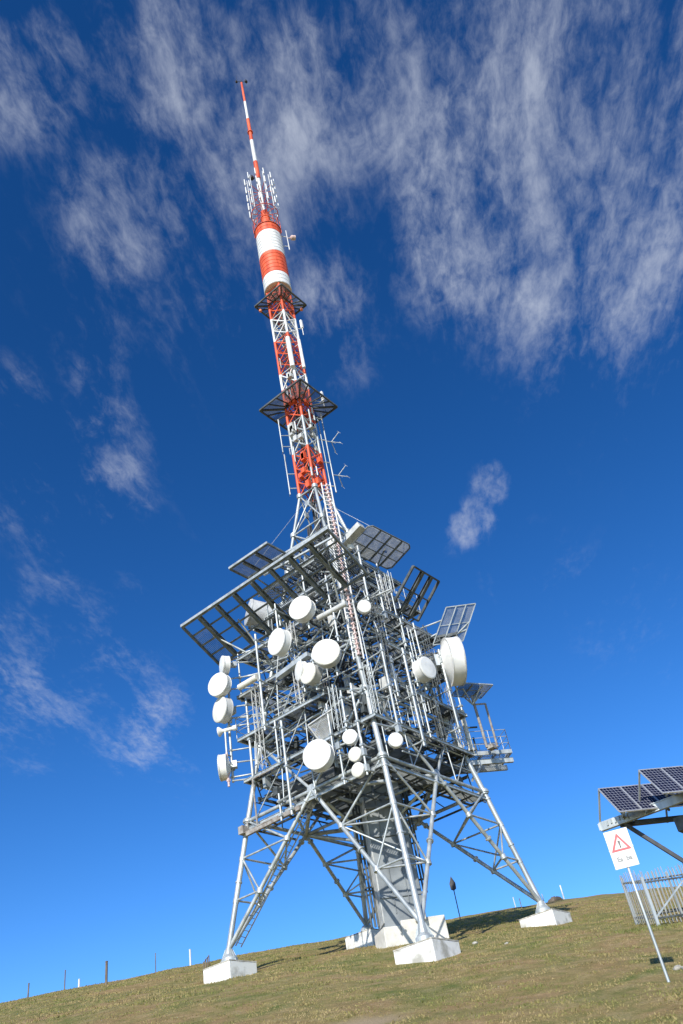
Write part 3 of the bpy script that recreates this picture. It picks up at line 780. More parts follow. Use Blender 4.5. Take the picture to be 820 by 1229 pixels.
for x, y in ((-1.0, 1.2), (1.2, -1.0)):
    b = MB(); b.lathe([(0, 0), (.02, .1), (.1, .13), (.2, .1), (.24, 0)], (x, y, 38.05), (0, 0, 1), 12); b.tube((x, y, 38.25), (x, y, 38.5), .03)
    b.build('obstruction_light', M['orange'], tower)
# pale tall box antennas beside the white section above the wide platform
for x, y, z0, z1, r in ((-.85, -.72, 30.2, 33.3, .17), (.1, -.98, 30.6, 33.6, .12)):
    b = MB(); b.lathe([(0, 0), (0, r), (z1 - z0, r), (z1 - z0, 0)], (x, y, z0), (0, 0, 1), 12); b.tube((x, y, z0 + .4), (x * .6, y * .6, z0 + .4), .03); b.tube((x, y, z1 - .4), (x * .6, y * .6, z1 - .4), .03)
    o = b.thing('tube_antenna', M['white'], (x, y, z0))
    tag(o, 'white tube antenna on the mast front above the wide platform, ' + ('thicker one' if r > .15 else 'thinner one'), 'antenna', 'white tube antennas on the mast')
for x, y, z, l in ((1.45, -1.1, 28.2, 'small white panel antenna standing on the wide mast platform at its right side'), (.95, -.9, 35.9, 'small pale antenna box clamped on the right of the mast under the upper platform')):
    b = MB(); b.box((x, y, z + .35), (.16, .16, .9)); b.tube((x, y, z - .9), (x, y, z), .03)
    b.tube((x, y, z - .2), (x * .55, y * .6, z - .2), .025)
    tag(b.thing('panel_antenna', M['white'], (x, y, z - .9), .015), l, 'antenna')

# drum
RD = 1.06
def drum(z0, z1, mat, label):
    b = MB(); n = max(2, round((z1 - z0) / .46)); pr = [(0, 0), (0, RD - .03)]
    for i in range(n):
        a = (z1 - z0) * i / n; c = (z1 - z0) * (i + 1) / n
        pr += [(a + .02, RD - .03), (a + .045, RD), (c - .045, RD), (c - .02, RD - .03)]
    pr += [(z1 - z0, RD - .03), (z1 - z0, 0)]
    b.lathe(pr, (0, 0, z0), (0, 0, 1), 40); o = b.build('drum_section', mat, tower); o['label'] = label
drum(40.15, 41.6, M['mwhite'], 'lowest white band of the drum'); drum(41.603, 44.4, M['red'], 'wide red ribbed band of the drum')
drum(44.403, 47.4, M['mwhite'], 'upper white band of the drum'); drum(47.403, 48.35, M['red'], 'top red band of the drum')
b = MB(); b.lathe([(0, RD + .06), (.06, RD + .06), (.06, RD - .1), (.061, 0)], (0, 0, 48.353), (0, 0, 1), 32)
rail = [Vector((1.15 * math.cos(a), 1.15 * math.sin(a), 0)) for a in np.linspace(0, 2 * math.pi, 17)]
for zz in (48.9, 49.4): b.poly([p + Vector((0, 0, zz)) for p in rail], .022)
for p in rail[:-1]: b.tube(p + Vector((0, 0, 48.35)), p + Vector((0, 0, 49.4)), .022, n=5)
b.build('drum_rail', M['red'], tower)
b = MB(); b.lathe([(0, .62), (1.0, .42), (1.02, .47), (1.1, .47), (1.12, .4), (2.0, .36), (2.02, .42), (2.1, .42), (2.12, .34), (3.1, .3)], (0, 0, 48.42), (0, 0, 1), 20)
b.build('mast_cone', M['red'], tower)
POLE = [(51.5, 57.0, .17, .17, 'mwhite'), (57.0, 60.0, .22, .21, 'red'), (60.0, 64.0, .19, .18, 'mwhite'), (64.0, 68.3, .17, .16, 'red'), (68.3, 72.0, .135, .125, 'mwhite'), (72.0, 76.3, .12, .11, 'red')]
for z0, z1, r0, r1, c in POLE:
    b = MB(); b.lathe([(0, 0), (0, r0), (z1 - z0, r1), (z1 - z0, 0)], (0, 0, z0), (0, 0, 1), 14)
    if c == 'red' and z0 == 64.0:
        b.lathe([(0, 0), (0, .27), (.12, .27), (.12, 0)], (0, 0, 65.6), (0, 0, 1), 14)
    b.build('pole_section', M[c], tower)['label'] = ('red' if c == 'red' else 'white') + ' tubular section of the mast tip'
b = MB(); b.tube((0, 0, 76.2), (0, 0, 76.9), .04); b.tube((-.35, .3, 76.5), (.35, -.3, 76.6), .03); b.box((.38, -.33, 76.75), (.26, .22, .3)); b.box((-.38, .33, 76.5), (.2, .18, .24)); b.tube((-.3, .3, 76.5), (-.3, .3, 78.0), .012)
b.build('beacon_head', M['black'], tower)
b = MB(); b.box((-.42, .38, 57.2), (.3, .3, .35)); b.tube((0, 0, 57.2), (-.4, .36, 57.2), .04); b.build('beacon_box', M['black'], tower)
b = MB()    # red antenna arms
for k in range(11):
    a = k * math.pi / 5.5 + .2
    for z in (51.0, 52.6, 54.6): b.tube((0, 0, z), (1.1 * math.cos(a), 1.1 * math.sin(a), z + .1), .03, n=6)
for z in (51.05,): b.poly([Vector((1.15 * math.cos(t), 1.15 * math.sin(t), z)) for t in np.linspace(0, 2 * math.pi, 17)], .035)
b.build('antenna_arms', M['red'], tower)
# ring of white rod antennas round the tip
proto = None
for k in range(11):
    a = k * math.pi / 5.5 + .2; rad = 1.2
    base = Vector((rad * math.cos(a), rad * math.sin(a), 50.9))
    if proto is None:
        proto = empty('rod_antenna', base, 'slim white rod antenna with stacked elements in the ring around the mast tip', 'antenna', 'white rod antennas around the mast tip')
        b = MB(); b.tube(base + Vector((-.12, 0, 0)), base + Vector((-.12, 0, 5.6)), .03, n=6)
        b.build('support_rod', M['mwhite'], proto)
        for j in range(4):
            e = MB(); z = .7 + j * 1.35
            e.lathe([(0, .0), (.03, .05), (.97, .05), (1.0, 0)], base + Vector((.1, 0, z)), (0, 0, 1), 8)
            e.tube(base + Vector((-.12, 0, z + .35)), base + Vector((.1, 0, z + .35)), .02, n=5)
            e.build('element', M['white'], proto)
        proto.rotation_euler.z = a
        # rebuild children transforms relative to rotation
    else:
        c = proto.copy(); COL.objects.link(c); c.location = base; c.rotation_euler.z = a
        for ch in list(proto.children):
            d = ch.copy(); COL.objects.link(d); d.parent = c
# small drum antenna on the drum's right
t = empty('small_drum_antenna', (1.25, -1.05, 46.6), 'small pinkish drum antenna on a white rod beside the top of the banded drum', 'antenna')
b = MB(); b.tube((1.2, -1.0, 46.1), (1.2, -1.0, 48.9), .04); b.tube((1.2, -1.0, 46.6), (.85, -.7, 46.6), .03); b.tube((1.2, -1.0, 48.0), (.85, -.7, 48.0), .03); b.build('support_rod', M['mwhite'], t)
b = MB(); b.lathe([(0, 0), (0, .1), (.1, .22), (.42, .22), (.44, 0)], (1.35, -1.2, 47.8), (.8, -.6, .1), 16); b.tube((1.2, -1.0, 47.8), (1.4, -1.2, 47.8), .04); b.build('drum', M['pink'], t)

# side dipole arrays of the mast
def dip_array(z0, z1, zs, side, label):
    t = empty('dipole_array', (side.x * .62, side.y * .62, z0), label, 'antenna', 'dipole arrays beside the mast')
    p = side * 1.55
    b = MB(); b.tube(p + Vector((0, 0, z0)), p + Vector((0, 0, z1)), .045)
    q = side * 1.25; b.tube(q + Vector((0, 0, z0 + .4)), q + Vector((0, 0, z1 - .4)), .035)
    for z in np.linspace(z0 + .5, z1 - .5, 4): b.tube(side * .8 + Vector((0, 0, z)), p + Vector((0, 0, z)), .04)
    b.build('support_rod', M['galv'], t)
    per = Vector((-side.y, side.x, 0))
    for z in zs:
        c = p + Vector((0, 0, z)); e = MB()
        o_ = c + side * .5
        e.tube(c, o_, .03, n=6)
        for s1 in (-1, 1):
            for s2 in (-1, 1): e.tube(o_ - side * .12, o_ + side * .3 + per * (s1 * .5) + Vector((0, 0, s2 * .5)), .026, n=6)
        for s1 in (-1, 1):
            for s2 in (-1, 1): m_ = o_ + side * .3 + per * (s1 * .5) + Vector((0, 0, s2 * .5)); e.tube(m_ - per * .2 + Vector((0, 0, -.3)), m_ + per * .2 + Vector((0, 0, .3)), .012, n=5)
        e.build('dipole', M['galv'], t)
dip_array(19.9, 27.0, (21.4, 24.4), Vector((.86, -.5, 0)), 'tall dipole array with two crossed elements on the right side of the mast')
t = empty('dipole_array', (-.5, .5, 20.5), 'slender pair of stacked rods standing off the left side of the mast', 'antenna', 'dipole arrays beside the mast')
for (z0, z1, o_) in ((23.2, 26.2, 1.5), (19.6, 23.0, 1.45)):
    b = MB(); p = Vector((-.72, .69, 0)) * o_
    b.tube(p + Vector((0, 0, z0)), p + Vector((0, 0, z1)), .04); 
    for z in (z0 + .5, (z0 + z1) / 2): b.tube(Vector((-.6, .6, z)), p + Vector((0, 0, z)), .03)
    for z in (z0 + .2, z1 - .6): b.tube(p + Vector((-.35, -.35, z)), p + Vector((.3, .3, z)), .012, n=5)
    b.build('rod', M['galv'], t)
b = MB(); b.tube((-.62, .1, 18.9), (-4.3, 1.6, 13.1), .012, n=5); b.tube((.6, -.5, 18.7), (2.6, -3.9, 14.5), .012, n=5); b.build('stay_wire', M['galv'], tower)

# ------------------------------------------------------------------ dishes
def dish(name, c, r, az, el, label, mat='white', depth=.55, pole=None, big=False):
    c = Vector(c); ax = Vector((math.cos(R(az)) * math.cos(R(el)), math.sin(R(az)) * math.cos(R(el)), math.sin(R(el))))
    t = empty(name, c, label, 'dish antenna', 'drum dish antennas on the tower')
    d = depth * r * 1.15
    b = MB(); b.lathe([(0, r * .985), (.012, r), (.03, r), (.035, r * .99), (.04, 0)], c + ax * (-.04), ax, 36)
    b.lathe([(.0, r * .985), (.02, r * .9), (.045, r * .5), (.055, 0)], c, ax, 36)
    b.build('radome', M[mat], t)
    b = MB(); b.lathe([(-.075, r * 1.0), (-.07, r * 1.018), (-.03, r * 1.018), (-.025, r * 1.0)], c, ax, 36); b.build('rim_band', M['backw'], t)
    b = MB(); b.lathe([(-.041, r * .985), (-d, r * .985), (-d, r * 1.01), (-d - .03, r * 1.01), (-d - .03, r * .9), (-d - r * .28, r * .35), (-d - r * .3, .0)], c, ax, 36)
    b.build('shroud', M[mat if mat != 'cream' else 'backw'], t)
    b = MB(); e = c - ax * (d + r * .3)
    b.tube(e + ax * .1, e - ax * .28, max(.09, r * .2), n=12); 
    up = Vector((0, 0, 1)); sd = ax.cross(up).normalized()
    b.box(e - ax * .2 + up * .05, (.22, max(.25, r * .5), max(.25, r * .5)), (ax, sd, up))
    if pole:
        px, py, z0, z1 = pole; pp = Vector((px, py, min(max(c.z, z0), z1)))
        b.tube(e - ax * .2, pp, .05, n=8); b.box(pp, (.2, .2, .3))
    for s_ in (-1, 1): b.tube(c - ax * d + sd * (s_ * r * .7), e - ax * .3, .022, n=6)
    b.build('mount', M['galv'], t)
    if big:
        b = MB(); b.lathe([(0, 0), (0, r * .16), (.12, r * .16), (.13, 0)], c + ax * .01 + up * 0, ax, 20); b.build('boss', M['mwhite'], t)
    return t
DS = [
 ('d1', (-4.90, 4.07, 7.93), .47, 150, 0, 'white drum dish seen nearly edge-on, topmost in the left outer column', 'white', .6, 28),
 ('d2', (-5.20, 4.16, 6.78), .61, 188, 0, 'large white dish second from top in the left outer column, facing front left', 'white', .5, 28),
 ('d3', (-4.90, 4.46, 5.60), .64, 168, 0, 'cream faced drum dish third from top in the left outer column', 'cream', .55, 28),
 ('d5', (-4.75, 4.85, 2.73), .62, 128, 0, 'white drum dish seen fully edge-on, lowest in the left outer column', 'white', .5, 29),
 ('d6', (-4.90, -1.50, 8.44), .63, 192, 0, 'white drum dish hanging under the right half of the largest ice shield', 'white', .6, 27),
 ('d7', (-5.00, .20, 7.33), .67, 170, 0, 'white drum dish turned to the left, below the middle of the largest ice shield', 'white', .55, 9),
 ('d8', (-5.10, -2.77, 5.26), .65, 208, 0, 'large cream dish facing the camera left of the red clipped ladder', 'cream', .5, 26),
 ('d9a', (-4.80, -.78, 5.29), .47, 152, 0, 'narrow grey white dish seen edge-on, left one of the close pair', 'white', .5, 25),
 ('d9b', (-4.90, -1.38, 4.87), .50, 176, 0, 'cream faced drum dish, right one of the close pair', 'cream', .8, 24),
 ('d10', (-5.10, -1.40, .86), .66, 196, 0, 'biggest bright white dish low on the left face below the mesh screen', 'white', .55, 13),
 ('d11', (-4.80, -3.07, 1.05), .33, 200, 0, 'small white dish at the top of the three stacked near the front corner', 'white', .5, 11),
 ('d12', (-4.80, -3.17, .22), .31, 188, 0, 'small cream dish in the middle of the three stacked near the front corner', 'cream', .5, 12),
 ('d13', (-4.80, -3.18, -.47), .31, 184, 0, 'small cream dish at the bottom of the three stacked near the front corner', 'cream', .5, 12),
 ('d14', (-3.97, -4.80, .40), .31, 222, -5, 'small round white dish facing the camera right of the front corner column', 'white', .5, 14),
 ('d15', (-3.37, -4.20, 7.65), .33, 224, -12, 'small round white dish high beside the right of the red clipped ladder', 'white', .5, 23),
 ('d16', (-2.60, -2.60, 12.84), .29, 215, -10, 'small cream dish near the cone behind the top of the ladder', 'cream', .5, None),
 ('d17', (.01, -4.90, 5.08), .58, 262, -2, 'white drum dish turned to the right, left of the huge drum', 'white', .75, 32),
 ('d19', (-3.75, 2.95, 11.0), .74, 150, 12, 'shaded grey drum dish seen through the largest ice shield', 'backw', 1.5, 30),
 ('d21', (-1.36, -2.80, 13.15), .22, 250, 0, 'tiny white dish beside the grey box below the top right ice shield', 'white', .6, None),
]
for (n_, c, r, az, el, lab, mt, dp, pi_) in DS:
    dish('dish_antenna', c, r, az, el, lab, mt, dp, POLES[pi_] if pi_ is not None else (c[0] * .75, c[1] * .75, c[2] - 1, c[2] + 1))
# huge drum at the right
dish('drum_antenna', (3.15, -5.05, 6.4), 1.26, 314, 0, 'huge white drum antenna facing away on the right face, half in shadow', 'white', .46, (2.23, -4.5, 2.4, 7.03), True)
# little horn on a bracket at the left
t = empty('horn_antenna', (-4.6, 4.46, 4.54), 'little white horn antenna on an arm between two left outer dishes', 'antenna')
b = MB(); b.lathe([(0, 0), (0, .24), (.05, .24), (.22, .09), (.75, .09), (.75, .13), (.95, .13), (.95, 0)], (-4.75, 4.75, 4.55), (.45, -.9, 0), 18); b.build('horn', M['white'], t)
b = MB(); b.tube((-4.6, 4.45, 3.2), (-4.6, 4.45, 4.5), .05); b.tube((-4.6, 4.45, 3.3), (-4.25, 4.5, 3.3), .04); b.build('arm', M['galv'], t)
b = MB()
b.tube((-4.6, 4.45, 1.7), (-4.6, 4.45, 3.4), .055); 
for z in np.arange(2.0, 3.3, .35): b.box((-4.6, 4.45, z), (.13, .13, .1))
tag(b.build('mounting_pole', M['pink'], tower), 'pinkish outer pole at the left')
for z in (2.0, 2.9, 5.2, 5.8, 7.4):
    b = MB(); b.tube((-4.4, 4.4, z), (-3.1, 3.1 if z > 4 else 3.4, z + .1), .04); b.build('outrigger_pipe', M['galv'], tower)

# ------------------------------------------------------------------ shaft under the tower
def prism(b, c, w, d, z0, z1, rot, taper=1.):
    X = Vector((math.cos(rot), math.sin(rot), 0)); Y = Vector((-X.y, X.x, 0)); vs = []
    for z, k in ((z0, 1), (z1, taper)):
        for sx, sy in ((-1, -1), (1, -1), (1, 1), (-1, 1)): vs.append(Vector((c[0], c[1], z)) + X * (sx * w / 2 * k) + Y * (sy * d / 2 * k))
    b.add(vs, [(3, 2, 1, 0), (4, 5, 6, 7), (0, 1, 5, 4), (1, 2, 6, 5), (2, 3, 7, 6), (3, 0, 4, 7)])
sh = empty('cable_shaft', (.2, -.3, -6), 'grey steel clad cable shaft rising from a beige concrete base under the tower', 'shaft')
rot = R(48 - 90)
X = Vector((math.cos(rot), math.sin(rot), 0)); Y = Vector((-X.y, X.x, 0)); C0 = Vector((.33, -.45, 0))
b = MB(); q = C0 - X * .93 - Y * .2; b.beam(q + Vector((0, 0, -5.3)), q + Vector((0, 0, .95)), 1.05, .06, tuple(X)); b.build('sunlit_side_panel', M['box'], sh)  # paler strip stands in for sunlight on the narrow side of the shaft
b = MB(); prism(b, (.33, -.45), 1.85, 1.5, -5.6, 1.0, rot, .93)
s_ = b.build('shaft_cladding', M['gshaft'], sh, .01)
b = MB()
for z in np.arange(-4.3, .9, 1.3):
    b.beam(C0 - X * .9 - Y * .78 + Vector((0, 0, z)), C0 + X * .96 - Y * .77 + Vector((0, 0, z)), .05, .09)
    b.beam(C0 - X * .92 - Y * .77 + Vector((0, 0, z)), C0 - X * .92 + Y * .77 + Vector((0, 0, z)), .05, .09)
for u in (-.35, .3): b.beam(C0 + X * u - Y * .765 + Vector((0, 0, -5)), C0 + X * u - Y * .765 + Vector((0, 0, .9)), .03, .05, tuple(Y))
b.build('cladding_rib', M['gshaft'], s_)
b = MB()
for k, u in enumerate((-1.0, -1.14, -1.3)):
    b.tube(C0 + X * u + Y * .2 + Vector((0, 0, -5.2)), C0 + X * u + Y * .2 + Vector((0, 0, .8)), .05)
for k, u in enumerate((1.0, 1.15, 1.28)):
    b.tube(C0 + X * u - Y * .3 + Vector((0, 0, -4.2)), C0 + X * u - Y * .3 + Vector((0, 0, .8)), .045)
for z in (-3.6, -2.0, -.4): b.beam(C0 - X * 1.4 + Y * .1 + Vector((0, 0, z)), C0 + X * 1.4 - Y * .2 + Vector((0, 0, z)), .05, .07)
b.build('cable_duct', M['galv_dark'], sh)
b = MB()
pc = C0 + X * .70 - Y * .1; prism(b, (pc.x, pc.y), 2.0, 1.7, -8.2, -5.32, rot, .97)
pc = C0 - X * .75 - Y * .2; prism(b, (pc.x, pc.y), .95, 1.7, -8.2, -5.5, rot + .12, .82)
b.build('concrete_base', M['conc2'], sh, .03)
b = MB(); pc = C0 + X * .55 - Y * 1.12; b.box((pc.x, pc.y, -5.25), (.42, .3, .45), (X, Y, Vector((0, 0, 1)))); b.build('junction_box', M['conc2'], sh, .02)

# ------------------------------------------------------------------ warning sign
sx_, sy_ = -13.95, -16.21; zb = float(gz(sx_, sy_))
fx = Vector((.9356, .3532, 0)); rt = Vector((.3532, -.9356, 0)); upv = Vector((0, 0, 1))
t = empty('warning_sign', (sx_, sy_, zb), 'white warning sign with a red triangle on a thin leaning galvanised post', 'sign')
P0 = Vector((sx_, sy_, 0)); zt, zl = -8.86, -9.63
cz = (zt + zl) / 2; wS = .50; hS = zt - zl
b = MB(); b.tube(P0 + upv * (zb - .3), P0 + upv * (zt - .05), .03, n=12); b.build('post', M['galv'], t)
fc = P0 - fx * .045 + upv * cz - rt * .005
b = MB(); b.box(fc, (.006, wS, hS), (fx, rt, upv)); pan = b.build('panel', M['signwhite'], t)
b = MB(); b.box(fc + fx * .012, (.015, wS + .012, .03), (fx, rt, upv)); 
for k in (-1, 1): b.box(fc + fx * .014 + upv * (k * .25), (.02, .3, .035), (fx, rt, upv))
b.build('bracket', M['galv'], t)
def tri(c, s, w):   # triangular red outline, ring of width w, as a flat raised plate
    c = Vector(c); out = []
    for k in range(3):
        a = math.pi / 2 + k * 2 * math.pi / 3; out.append((math.cos(a), math.sin(a)))
    o_ = [c + rt * (x * s) + upv * (y * s) for x, y in out]; i_ = [c + rt * (x * (s - w)) + upv * (y * (s - w)) for x, y in out]
    m = MB(); f0 = [p - fx * .003 for p in o_ + i_]; b0 = [p for p in o_ + i_]
    m.add(f0 + b0, [(k, (k + 1) % 3, 3 + (k + 1) % 3, 3 + k) for k in range(3)] + [(k, 6 + k, 6 + (k + 1) % 3, (k + 1) % 3) for k in range(3)])
    return m
tri(fc - fx * .004 + upv * .075 - rt * .0, .245, .085).build('red_triangle', M['signred'], pan)
m = MB(); cc = fc - fx * .006 + upv * .1
m.add([cc - rt * .026 + upv * .06, cc + rt * .026 + upv * .06, cc + rt * .014 - upv * .045, cc - rt * .014 - upv * .045], [(0, 1, 2, 3)])
m.lathe([(0, .02), (.002, .02), (.002, 0)], cc - upv * .068, -fx, 12); m.build('exclamation_mark', M['signblk'], pan)
def lettering(txt, size, c):
    cu = bpy.data.curves.new('lettering', 'FONT'); cu.body = txt; cu.size = size; cu.align_x = 'CENTER'; cu.extrude = .002; cu.offset = .004
    o = bpy.data.objects.new('tmp', cu); COL.objects.link(o)
    dg = bpy.context.evaluated_depsgraph_get(); me = bpy.data.meshes.new_from_object(o.evaluated_get(dg)); bpy.data.objects.remove(o)
    me.materials.clear(); me.materials.append(M['signgrey'])
    l = bpy.data.objects.new('lettering', me); COL.objects.link(l); l.parent = pan
    Mx = Matrix((( rt.x, 0, -fx.x, 0), (rt.y, 0, -fx.y, 0), (0, 1, 0, 0), (0, 0, 0, 1)))
    Mx.translation = Vector(c) - Vector(t.location); l.matrix_local = Mx
    return l
lettering('Ea  ba', .13, fc - fx * .006 - upv * .25)

# ------------------------------------------------------------------ solar array
so = empty('solar_array', (1.0, -12, -8.3), 'two tilted rows of dark solar panels on a grey steel frame above the picket fence', 'solar array')
U = Vector((.762, -.648, 0)); dnv = Vector((-.648 * math.cos(R(53)), -.762 * math.cos(R(53)), -math.sin(R(53)))); nrm = U.cross(dnv).normalized()
if nrm.z < 0: nrm = -nrm
def panel(tl, w=.93, h=1.62):
    tl = Vector(tl); c = tl + U * (w / 2) + dnv * (h / 2)
    b = MB()
    for p, q in ((tl, tl + U * w), (tl + dnv * h, tl + dnv * h + U * w)): b.beam(p, q, .045, .045, nrm)
    for p, q in ((tl + dnv * .023, tl + dnv * (h - .023)), (tl + U * w + dnv * .023, tl + U * w + dnv * (h - .023))): b.beam(p, q, .045, .045, nrm)
    o = b.build('solar_panel', M['alu'], so)
    me = bpy.data.meshes.new('cells'); L = Vector(so.location)
    k = [tl + U * .02 + dnv * .02, tl + U * (w - .02) + dnv * .02, tl + U * (w - .02) + dnv * (h - .02), tl + U * .02 + dnv * (h - .02)]
    vs = [p + nrm * .012 - L for p in k] + [p - nrm * .012 - L for p in k]
    me.from_pydata([tuple(v) for v in vs], [], [(3, 2, 1, 0), (4, 5, 6, 7), (0, 1, 5, 4), (1, 2, 6, 5), (2, 3, 7, 6), (3, 0, 4, 7)])
    uvl = me.uv_layers.new(name='UVMap'); uvc = {0: (0, 0), 1: (w, 0), 2: (w, h), 3: (0, h), 4: (0, 0), 5: (w, 0), 6: (w, h), 7: (0, h)}
    for lp in me.loops: uvl.data[lp.index].uv = uvc[lp.vertex_index]
    me.materials.append(M['cells']); me.update()
    g = bpy.data.objects.new('cells', me); COL.objects.link(g); g.parent = o
    b = MB(); b.beam(tl + dnv * .1 - nrm * .07 + U * .12, tl + dnv * (h + .1) - nrm * .07 + U * .12, .06, .09, nrm); b.build('rail', M['galv_dark'], o)
R1 = Vector((.42, -10.82, -3.1)); R2 = Vector((.20, -12.69, -3.1))
for i in range(6): panel(R1 + U * (.96 * i))
for i in range(5): panel(R2 + U * (.96 * i))
b = MB()
fz = -4.32; A0 = Vector((.94, -10.2, fz)); A1 = Vector((1.25, -15.6, fz))
b.ibeam(A0, A1, .2, .32, .03); b.beam(A0 + Vector((.0, 0, 0)), A1, .13, .25); b.beam(A0 + Vector((0, .05, .0)), A0 + Vector((.05, -1.2, 0)), .2, .26)
E0 = A0 + U * 5.2
lf = MB(); lf.ibeam(A0 + Vector((.05, -.75, -.16)), A0 + Vector((.05, -.75, -.16)) + U * 6, .12, .16); lf.ibeam((.9, -11.6, -4.62), Vector((.9, -11.6, -4.62)) + U * 6, .12, .16)
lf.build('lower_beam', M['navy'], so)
b.ibeam(Vector((1.2, -13.6, fz - .1)), Vector((1.2, -13.6, fz - .1)) + U * 5, .12, .16)
b.ibeam(E0, E0 + (A1 - A0), .16, .3, .03)
for p, q in ((R1 + U * .03, A0 + Vector((0, -.02, .12))), (R2 + U * .03, Vector((1.07, -11.9, fz + .17))), (R1 + dnv * 1.62 + U * .2, A0 + Vector((.1, -.9, .1))), (R2 + dnv * 1.62 + U * .2, Vector((1.1, -13.4, fz + .17))),
             (R1 + U * 2.9, A0 + U * 2.9 + Vector((0, 0, -.1))), (R2 + U * 2.0, Vector((1.07, -11.9, fz)) + U * 2)):
    b.beam(p, q, .06, .06)
b.tube(R1 + dnv * 1.5 + U * .2, A0 + Vector((.3, -.8, 0)), .03)
for k in range(5): b.box(A0 + Vector((-.1, -.35 - .17 * k, .02 + .03 * (k % 2))), (.06, .06, .16))
so_frame = b.build('frame', M['galv'], so)
b = MB(); ft = Vector((2.05, -12.7, float(gz(2.05, -12.7)) - .2))
ftop = ft + Vector((0, 0, 1.9))
b.tube(ft, ftop, .13, n=12)
for q in (A0 + Vector((.15, -.9, -.15)), A0 + U * 4.5 + Vector((0, -.3, -.15)), A1 + Vector((0, 1.4, -.15)), A1 + U * 4.3 + Vector((0, 1, -.1))): b.beam(ftop - Vector((0, 0, .1)), q, .12, .14)
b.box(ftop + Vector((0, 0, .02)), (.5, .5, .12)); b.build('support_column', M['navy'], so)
b = MB(); q = Vector((1.9, -13.0, -5.0)); b.box(q, (.5, .4, .5)); b.build('inverter_box', M['galv_dark'], so)

# ------------------------------------------------------------------ picket fence round it
def fence(p, q, label, h=1.5, brace=False, seed=1):
    p = Vector((*p, 0)); q = Vector((*q, 0)); L = (q - p).length
    def G(t, z=0): c = p.lerp(q, t); c.z = float(gz(c.x, c.y)) + z; return c
    t = empty('picket_fence', G(0), label, 'fence', 'picket fence sections around the solar array')
    n_ = (q - p).normalized().cross(upv)
    for k in ((0, 1) if L < 3 else (0, .5, 1)):
        b = MB(); b.beam(G(k, -.3) + n_ * .05, G(k, h + .05) + n_ * .05, .075, .075, tuple(n_)); b.build('post', M['galv'], t)
    for z in (.22, h - .12):
        b = MB(); b.beam(G(0, z), G(1, z), .035, .05); b.build('rail', M['galv_dark'], t)
    if brace: b = MB(); b.beam(G(.02, .25) - n_ * .05, G(.48, h - .1) - n_ * .05, .06, .05); b.build('brace', M['galv'], t)
    b = MB(); r2 = random.Random(seed); n = int(L / .15)
    for i in range(n + 1):
        u = (i + .5) / (n + 1); hh = h + r2.uniform(.12, .3); l = r2.uniform(-.02, .02)
        a = G(u, .03 + r2.uniform(0, .05)) - n_ * .035; c = G(u, hh) - n_ * .035 + (q - p).normalized() * l
        b.beam(a, c, .03, .012, tuple(n_))
    b.build('pickets', M['slat'], t); return t
fence((-1.5, -11.9), (-.45, -10.8), 'short left end section of grey picket fence below the solar array', seed=1)
fence((-1.5, -11.9), (1.3, -14.2), 'front section of grey picket fence with a diagonal brace', brace=True, seed=2)
fence((-.45, -10.8), (2.6, -13.1), 'back section of grey picket fence behind the braced one', seed=3)

# ------------------------------------------------------------------ posts on the ridge
def ridge_post(x, y, h, r, mat, label, name='marker_post', lean=0., sink=0.4):
    z = float(gz(x, y)); b = MB(); b.tube((x, y, z - sink), (x + lean * h, y - lean * h, z + h), r, r * .9, n=8)
    b.lathe([(0, r * .9), (.02, r * 1.05), (.05, r * 1.05), (.06, 0)], (x + lean * h, y - lean * h, z + h - .02), (0, 0, 1), 8)
    tag(b.thing(name, mat, (x, y, z)), label, 'post', 'posts along the ridge')
ridge_post(.15, 27.0, .8, .045, M['wood'], 'short thin dark post at the far left end of the ridge')
ridge_post(2.1, 26.2, 1.1, .035, M['wood'], 'thin dark stake second from the left on the ridge')
ridge_post(.15, 19.6, 1.15, .075, M['wood'], 'thick dark post left of the concrete footing on the ridge')
ridge_post(3.12, 19.0, 1.15, .025, M['wood'], 'very thin dark stake midway along the left ridge')
ridge_post(2.7, 25.6, .45, .06, M['mwhite'], 'small white marker low on the left ridge')
ridge_post(11.4, 25.2, 1.15, .07, M['mwhite'], 'tall white post just left of the left footing')
ridge_post(45.5, 17.6, .9, .05, M['mwhite'], 'white post leftmost behind the right footing')
ridge_post(66, 24.5, 1.2, .07, M['mwhite'], 'white post directly behind the right footing')
ridge_post(76, 26.5, 1.7, .1, M['mwhite'], 'largest white post on the ridge right of the right footing')
ridge_post(28, 8.0, .7, .03, M['wood'], 'thin dark stake on the ridge right of the paddle sign')
# paddle sign
px, py = 22.5, 10.0; z = float(gz(px, py))
t = empty('paddle_sign', (px, py, z), 'dark pointed paddle sign on a thin pole behind the shaft', 'sign')
b = MB(); b.tube((px, py, z - .3), (px, py, z + 2.3), .035); b.build('pole', M['black'], t)
b = MB(); q = [(0, 0), (.2, .12), (.22, .5), (.0, 1.0), (-.22, .5), (-.2, .12)]
vs = [(px + .4 * a, py - .9 * a, z + 1.95 + c) for a, c in q]; vs2 = [(x + .03, y + .015, zz) for x, y, zz in vs]
b.add(vs + vs2, [tuple(range(6)), tuple(reversed(range(6, 12)))] + [(i, 6 + i, 6 + (i + 1) % 6, (i + 1) % 6) for i in range(6)]); b.build('board', M['black'], t)
